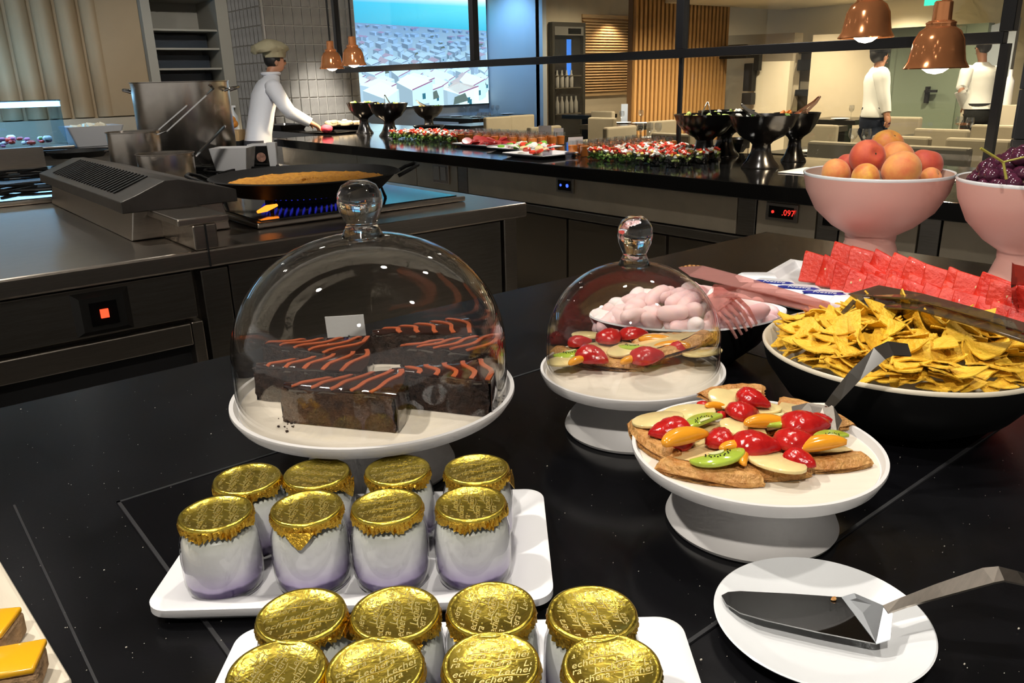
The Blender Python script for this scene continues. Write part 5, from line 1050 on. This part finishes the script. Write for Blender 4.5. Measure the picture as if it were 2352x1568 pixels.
# ------------------------------------------------------------------ marshmallow boat bowl
hm = .085; cm = P(1580, 722, ZC+hm); Lb = 228*depth(cm)/FPX; Wb = Lb*.62
t = T('serving_bowl', 'pointed black boat bowl with white inside full of marshmallows', 'bowl', (cm.x, cm.y, zb_), RZ+.03)
def boat(sx, sy, z, n=64): return [(sx*math.cos(2*PI*i/n), sy*math.copysign(abs(math.sin(2*PI*i/n))**1.25, math.sin(2*PI*i/n)), z) for i in range(n)]
MB().loft([boat(Lb*.5, Wb*.55, 0), boat(Lb*.75, Wb*.85, hm*.4), boat(Lb, Wb, hm)], caps=False).build('outer_body', M_bout, t, smooth=60)
MB().loft([boat(Lb, Wb, hm), boat(Lb*.995, Wb*.99, hm+.003), boat(Lb*.965, Wb*.95, hm), boat(Lb*.72, Wb*.8, hm*.42), boat(Lb*.45, Wb*.5, .012), boat(.01, .01, .012)], caps=False).build('lining', M_porc, t, smooth=60)
def mallow(seed, L=.056):
    rnd = random.Random(seed); n = 12; bend = rnd.uniform(-.012, .012); pts = [(-L/2+L*i/(n-1), bend*math.sin(PI*i/(n-1)), 0) for i in range(n)]; rr = [.0138*(1-abs(2*i/(n-1)-1)**5*.75) for i in range(n)]
    return MB().tube(pts, rr, 14).mesh('marshmallow', mat('pink_marshmallow', (.90, .62, .63), .6, sub=.3) if seed % 3 else mat('pale_marshmallow', (.92, .80, .80), .6, sub=.3), smooth=80)
MM = [mallow(s) for s in range(6)]; rnd = random.Random(77); rot = Matrix.Rotation(RZ+.03, 3, 'Z')
for i in range(85):
    u, v = rnd.uniform(-.86, .86), rnd.uniform(-.8, .8); v *= (1-abs(u)**1.6)
    lev = (1-(u*u))*(1-.5*v*v); p = rot @ Vector((u*Lb, v*Wb, 0)); o = link('marshmallow', MM[i % 6]); o.location = (cm.x+p.x, cm.y+p.y, zb_+hm-.022+.052*lev*(1 if i % 2 else .6)); o.rotation_euler = (rnd.uniform(-.3, .3), rnd.uniform(-.5, .5), rnd.uniform(0, 6.3)); tag(o, 'pink twisted marshmallow heaped in the boat bowl', 'marshmallow', 'marshmallows in the boat bowl')
M_pinkp = thin_glass('pink_clear_plastic', (.92, .66, .62), 1.6, .06, milk=.28, milkc=(.80, .42, .38)); b1 = P(1700, 660, ZC+.14)
tt, _ = plastic_tongs('serving_tongs', 'clear pinkish plastic tongs lying over the marshmallows', 'tongs', b1, [P(1672, 700, ZC+.125), P(1650, 682, ZC+.135), P(1640, 668, ZC+.135), P(1700, 672, ZC+.145), P(1800, 690, ZC+.135), P(1905, 712, ZC+.125)], [.05, .055, .035, .026, .022, .028], 5, M_pinkp, (-.3, -.35, .89), .045)
MB().ribbon([Vector(q)-b1 for q in (P(1572, 612, ZC+.16), P(1600, 622, ZC+.165), P(1690, 645, ZC+.160), P(1780, 668, ZC+.150), P(1905, 705, ZC+.128))], [.022, .034, .028, .020, .018], .003, up=(-.4, -.45, .8)).build('arm', M_pinkp, tt, bevel=.0008, seg=1)
# ------------------------------------------------------------------ watermelon tray and wrapped packets
A, B, C3, D3 = P(1690, 668, ZC+.02), P(2420, 815, ZC+.02), P(2500, 705, ZC+.02), P(1815, 598, ZC+.02)
t = T('serving_tray', 'long white tray of watermelon slices before the fruit bowls', 'tray', ((A.x+C3.x)/2, (A.y+C3.y)/2, zb_)); o_ = t.location
def shr(k, z): m_ = (A+B+C3+D3)/4; return [((m_+(v-m_)*k).x-o_.x, (m_+(v-m_)*k).y-o_.y, z) for v in (A, B, C3, D3)]
MB().loft([shr(.94, 0), shr(1, .018), shr(1.0, .022), shr(.95, .022), shr(.90, .008)]).build('dish', M_white, t, bevel=.002)
M_melon = mat('watermelon_flesh', (.64, .022, .010), .36, noise=.35, scale=30, col2=(.72, .04, .018), bump=.25, bscale=150, coat=.05)
M_melonl = mat('watermelon_flesh_pale', (.74, .055, .026), .36, noise=.35, scale=22, col2=(.66, .03, .014), bump=.3, bscale=150, coat=.05)
def melon_mesh(seed):
    rnd = random.Random(seed); w_, h_ = rnd.uniform(.034, .042), rnd.uniform(.062, .075); sl = rnd.uniform(.012, .022)
    n, m = 5, 6; rings = []
    for j in range(m+1):
        q = j/m; hw = w_*(1-.10*q); row_f, row_b = [], []
        for i in range(n+1):
            k = i/n; x = -hw+2*hw*k; z = q*(h_-sl*k)
            row_f.append((x+rnd.uniform(-.0008, .0008), -.008+rnd.uniform(-.0010, .0010), z)); row_b.append((x, .008, z))
        rings.append(row_f+row_b[::-1])
    return MB().loft(rings).mesh('watermelon_slice', M_melon if seed % 3 else M_melonl, bevel=.002, seg=1, smooth=45)
MEL = [melon_mesh(s) for s in range(9)]; rnd = random.Random(9); seedm = mat('pale_seed', (.75, .55, .28), .4)
def melon(px, py, h, rz, tilt, lb):
    p = P(px, py, ZC+h); o = link('watermelon_slice', MEL[rnd.randrange(9)]); o.location = p; o.rotation_euler = (tilt, rnd.uniform(-.08, .08), rz); tag(o, lb, 'watermelon', 'watermelon slices on the white tray')
    for k in range(rnd.randrange(3)): s = MB().ball((rnd.uniform(-.025, .025), -.0085, rnd.uniform(.015, .045)), .0022, 6, 4, 1, .4, 1.5).build('seed', seedm, o)
yw = RZ-.75
for i in range(11): melon(1940+42*i+rnd.uniform(-5, 5), 630+11.8*i, .050, yw+rnd.uniform(-.15, .15), -.32+rnd.uniform(-.1, .1), 'red watermelon slice in the raised back row of the long tray')
for i in range(14): melon(1872+40*i+rnd.uniform(-5, 5), 650+10.8*i, .024, yw+rnd.uniform(-.18, .18), -.36+rnd.uniform(-.1, .1), 'red watermelon slice in the middle row of the long tray')
for i in range(11): melon(1975+42*i+rnd.uniform(-5, 5), 690+11.6*i, .022, yw+rnd.uniform(-.15, .15), -.45+rnd.uniform(-.1, .1), 'red watermelon slice in the low front row of the long tray')
M_pack = mat('white_wrapper', (.84, .87, .90), .3, bump=.2, bscale=40); M_navy = mat('navy_print', (.012, .03, .30), .35)
TXT = text_mesh('brand_print', 'Nestle', .017, .25, .0003, mat('white_print', (.9, .9, .92), .4))
def packet(px, py, rz, label, prn=True, oval=False):
    p = P(px, py, ZC+.05); t = T('wrapped_packet', label, 'packet', p, rz)
    o, q = rrect(.088, .062, .006, 2), rrect(.080, .05, .01, 2); MB().loft([[(x, y, 0) for x, y in o], [(x, y, .006) for x, y in q], [(x, y, .010) for x, y in rrect(.07, .04, .01, 2)]]).build('wrapper', M_pack, t, smooth=40)
    if prn:
        lb = MB().prism([(-.038, -.022), (.030, -.022), (.040, -.012), (.030, -.003), (-.030, -.003), (-.042, -.010)], .0085, .0106).build('printed_band', M_navy, t); w_ = link('brand_print', TXT, lb); w_.location = (0, -.0125, .0110)
    if oval: lb = MB().lathe([(.001, .010), (.032, .010), (.032, .0112), (.001, .0112)], 28, 1, .5).build('printed_band', M_navy, t); w_ = link('brand_print', TXT, lb); w_.location = (0, -.001, .0116); w_.scale = (.75, .75, .75)
packet(1740, 640, RZ-.1, 'white wrapped packet at the head of the row by the watermelon', False); packet(1778, 655, RZ-.42, 'wrapped packet with navy band, first in the printed row'); packet(1835, 668, RZ-.42, 'wrapped packet with navy band, middle of the printed row'); packet(1893, 680, RZ-.42, 'wrapped packet with navy band, last of the printed row by the tongs')
packet(2322, 742, RZ-.35, 'wrapped packet with a navy oval label by the nacho bowl', False, True)
for i in range(5): packet(1960+66*i, 690+14*i, RZ-.42, 'plain white wrapped packet number-less side in the strip below the watermelon'.replace(' number-less side', ''), False)
for o in [o for o in COL.objects if o.name.startswith('wrapped_packet') and 'plain' in o.get('label', '')]: o['group'] = 'plain packets below the watermelon'
b2 = P(2340, 650, ZC+.12); M_redp = thin_glass('ruby_clear_plastic', (.7, .25, .18), 1.5, .10, milk=.3, milkc=(.35, .04, .03))
tt, _ = plastic_tongs('serving_tongs', 'clear tongs glowing red on the watermelon at the right edge', 'tongs', b2, [P(2335, 690, ZC+.09), P(2330, 665, ZC+.12), P(2325, 630, ZC+.15), P(2400, 640, ZC+.15)], [.05, .05, .04, .03], 5, M_redp, (-.5, -.6, .6), .04)
# ------------------------------------------------------------------ fruit bowls
M_fb = mat('white_bowl_red_bounce', (.80, .45, .38), .42)  # white bowl; red bounce light from the watermelon is put into its colour
def fruit_bowl(px, py, wpx, zt, label):
    c = P(px, py, zt); R = wpx/2*depth(c)/FPX; h = zt-zb_
    t = T('fruit_bowl', label, 'fruit bowl', (c.x, c.y, zb_))
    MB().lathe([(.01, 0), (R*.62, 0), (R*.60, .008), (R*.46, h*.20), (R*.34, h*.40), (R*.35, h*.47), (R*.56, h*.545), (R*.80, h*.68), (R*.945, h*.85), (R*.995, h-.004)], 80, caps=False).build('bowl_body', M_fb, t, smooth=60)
    MB().lathe([(R*.995, h-.004), (R*1.005, h), (R*.995, h+.003), (R*.97, h+.001)], 80, caps=False).build('rim', M_porc, t, smooth=60)
    MB().lathe([(R*.97, h+.001), (R*.91, h*.84), (R*.76, h*.69), (R*.52, h*.57), (.01, h*.52)], 80, caps=False).build('lining', mat('warm_bowl_lining', (.62, .45, .36), .45), t, smooth=60)
    return c, R, h
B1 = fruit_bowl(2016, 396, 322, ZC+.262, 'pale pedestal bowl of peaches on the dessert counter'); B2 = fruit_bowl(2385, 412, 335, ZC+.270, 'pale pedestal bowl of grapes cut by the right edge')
M_p1 = mat('peach_orange', (.86, .40, .10), .6, noise=.5, scale=1.1, col2=(.74, .17, .06)); M_p2 = mat('peach_red', (.72, .15, .05), .6, noise=.5, scale=.9, col2=(.55, .045, .03)); M_p3 = mat('peach_yellow', (.82, .46, .05), .5, noise=.5, scale=1.2, col2=(.66, .12, .04))
def peach_mesh(m, seed):
    mb = MB().ball((0, 0, 0), 1, 28, 18, 1, 1, .93); out = []
    for x, y, z in mb.v:
        a = math.atan2(y, x); r = math.hypot(x, y); cr_ = 1-.085*math.exp(-(a/.16)**2)*min(1, r*1.6); dz = -.26*math.exp(-(r/.24)**2) if z > 0 else 0; out.append((x*cr_, y*cr_, z+dz))
    mb.v = out; return mb.mesh('peach', m, smooth=80)
for m_ in (M_p1, M_p2, M_p3): m_.node_tree.nodes['Principled BSDF'].inputs['Sheen Weight'].default_value = .25
PM = [peach_mesh(m, i) for i, m in enumerate((M_p1, M_p2, M_p3))]; STM = MB().ball((0, 0, .70), .10, 8, 6, 1, 1, .8).mesh('stem_hollow', mat('dark_stem', (.06, .04, .015), .7))
for px, py, r, k, dd, eu, lb in [(1992, 361, 40, 1, -.02, (1.0, -.9, 0), 'large red peach at the left of the heap'), (2038, 334, 37, 2, .07, (.55, -.35, .3), 'yellow peach with dark stem hollow on top at the back'), (2058, 367, 42, 0, .0, (1.2, .4, 1), 'orange peach in the middle of the heap'), (2125, 378, 38, 1, .02, (.2, .1, .5), 'red peach at the right of the heap'), (2070, 392, 45, 0, -.09, (.9, .9, 2.6), 'largest orange peach at the front of the bowl'), (1920, 397, 33, 0, -.03, (.9, .7, .5), 'small peach at the far left of the bowl'), (1988, 408, 33, 2, -.09, (1.3, -.2, .8), 'reddish yellow peach low at the front rim'), (2138, 408, 24, 0, -.07, (1, 0, 0), 'small peach tucked in at the right front'), (1950, 380, 30, 1, .05, (0, 0, 0), 'red peach sunk behind the left peaches')]:
    D = depth(B1[0])+dd; p = PD(px, py, D); o = link('peach', PM[k]); s = r*D/FPX; o.location = p; o.scale = (s, s, s); o.rotation_euler = eu; tag(o, lb, 'peach', 'peaches in the bowl'); link('stem_hollow', STM, o)
M_gr = mat('dark_grape', (.030, .008, .020), .16, noise=.6, scale=60, col2=(.11, .022, .05), coat=.3); GM = MB().ball((0, 0, 0), .0145, 16, 10, 1, 1, 1.12).mesh('grape', M_gr, smooth=80); rnd = random.Random(5)
for i in range(120):
    r = B2[1]*.80*math.sqrt((i+.5)/120); a = i*2.39996; lev = 1-(r/(B2[1]*.88))**2
    o = link('grape', GM); o.location = (B2[0].x+r*math.cos(a)+rnd.uniform(-.006, .006), B2[0].y+r*math.sin(a)+rnd.uniform(-.006, .006), B2[0].z-.022+.075*lev+rnd.uniform(-.010, .008)); o.rotation_euler = (rnd.uniform(0, 3), rnd.uniform(0, 3), 0); s = rnd.uniform(.85, 1.15); o.scale = (s, s, s); tag(o, 'dark purple grape heaped in the right bowl', 'grape', 'grapes in the right bowl')
p = PD(2302, 385, depth(B2[0])-.12); t = T('grape_stalk', 'green grape stalk on top of the dark grapes', 'stalk', p)
MB().tube([(-.03, .03, .035), (0, 0, .01), (.0, -.01, -.02)], .0025, 6).build('main_stem', mat('green_stalk', (.35, .32, .05), .5), t); MB().tube([(0, 0, .01), (.015, -.03, .02)], .002, 6).build('twig', mat('green_stalk', (.35, .32, .05)), t)
# ------------------------------------------------------------------ corner board with glazed pastries
a, b = P(-6, 1275, ZC+.02), P(178, 1580, ZC+.02); d = (b-a).normalized(); n = Vector((-d.y, d.x, 0)); n = n if n.x < 0 else -n
t = T('serving_board', 'pale wooden board in the bottom left corner', 'board', ((a.x+b.x)/2, (a.y+b.y)/2, zb_), math.atan2(d.y, d.x)); s = 1 if (Matrix.Rotation(-math.atan2(d.y, d.x), 3, 'Z') @ n).y > 0 else -1
MB().box((-.55 if s > 0 else -.30, min(0, s*.26), 0), (.12, max(0, s*.26), .018)).build('board', mat('pale_ash_wood', (.74, .66, .52), .55, noise=.12, scale=5, stretch=(1, 14, 1)), t, bevel=.004)
def glazed(px, py, rz, label):
    p = P(px, py, zb_+.02); t = T('glazed_pastry', label, 'pastry', (p.x, p.y, zb_+.0185), rz); MB().box((-.036, -.018, 0), (.036, .018, .022)).jitter(.002).build('sponge', mat('beige_sponge', (.42, .26, .13), .8, noise=.5, scale=50, bump=.8, bscale=90), t, bevel=.003); MB().box((-.037, -.019, .022), (.037, .019, .028)).build('orange_glaze', mat('orange_glaze', (.90, .45, .012), .2, coat=.6), t, bevel=.002, smooth=60)
glazed(-8, 1580, RZ+.25, 'orange-glazed pastry slice on the corner board, lower one'); glazed(-62, 1490, RZ+.1, 'orange-glazed pastry slice barely in view above the lower one')
# ------------------------------------------------------------------ ceiling lamps
LR = MB().lathe([(.045, 0), (.06, 0), (.06, -.012), (.047, -.008)], 24, caps=False).mesh('ring', M_steeld, smooth=40); LD = MB().lathe([(.001, 0), (.046, 0), (.046, -.003), (.001, -.003)], 20).mesh('diffuser', glow('ceiling_lamp_face', (1, .95, .88), 30))
for i, (x, y, *_r) in enumerate(DOWN): t = T('ceiling_lamp', 'round recessed ceiling lamp over the kitchen counters', 'ceiling lamp', (x, y, CEIL-.001), 0, 'recessed kitchen ceiling lamps'); link('ring', LR, t); link('diffuser', LD, t)
for x, y in DINE: t = T('ceiling_lamp', 'round recessed ceiling lamp over the dining tables', 'ceiling lamp', (x, y, dine_z(x, y)), 0, 'recessed dining ceiling lamps'); link('ring', LR, t); link('diffuser', LD, t)
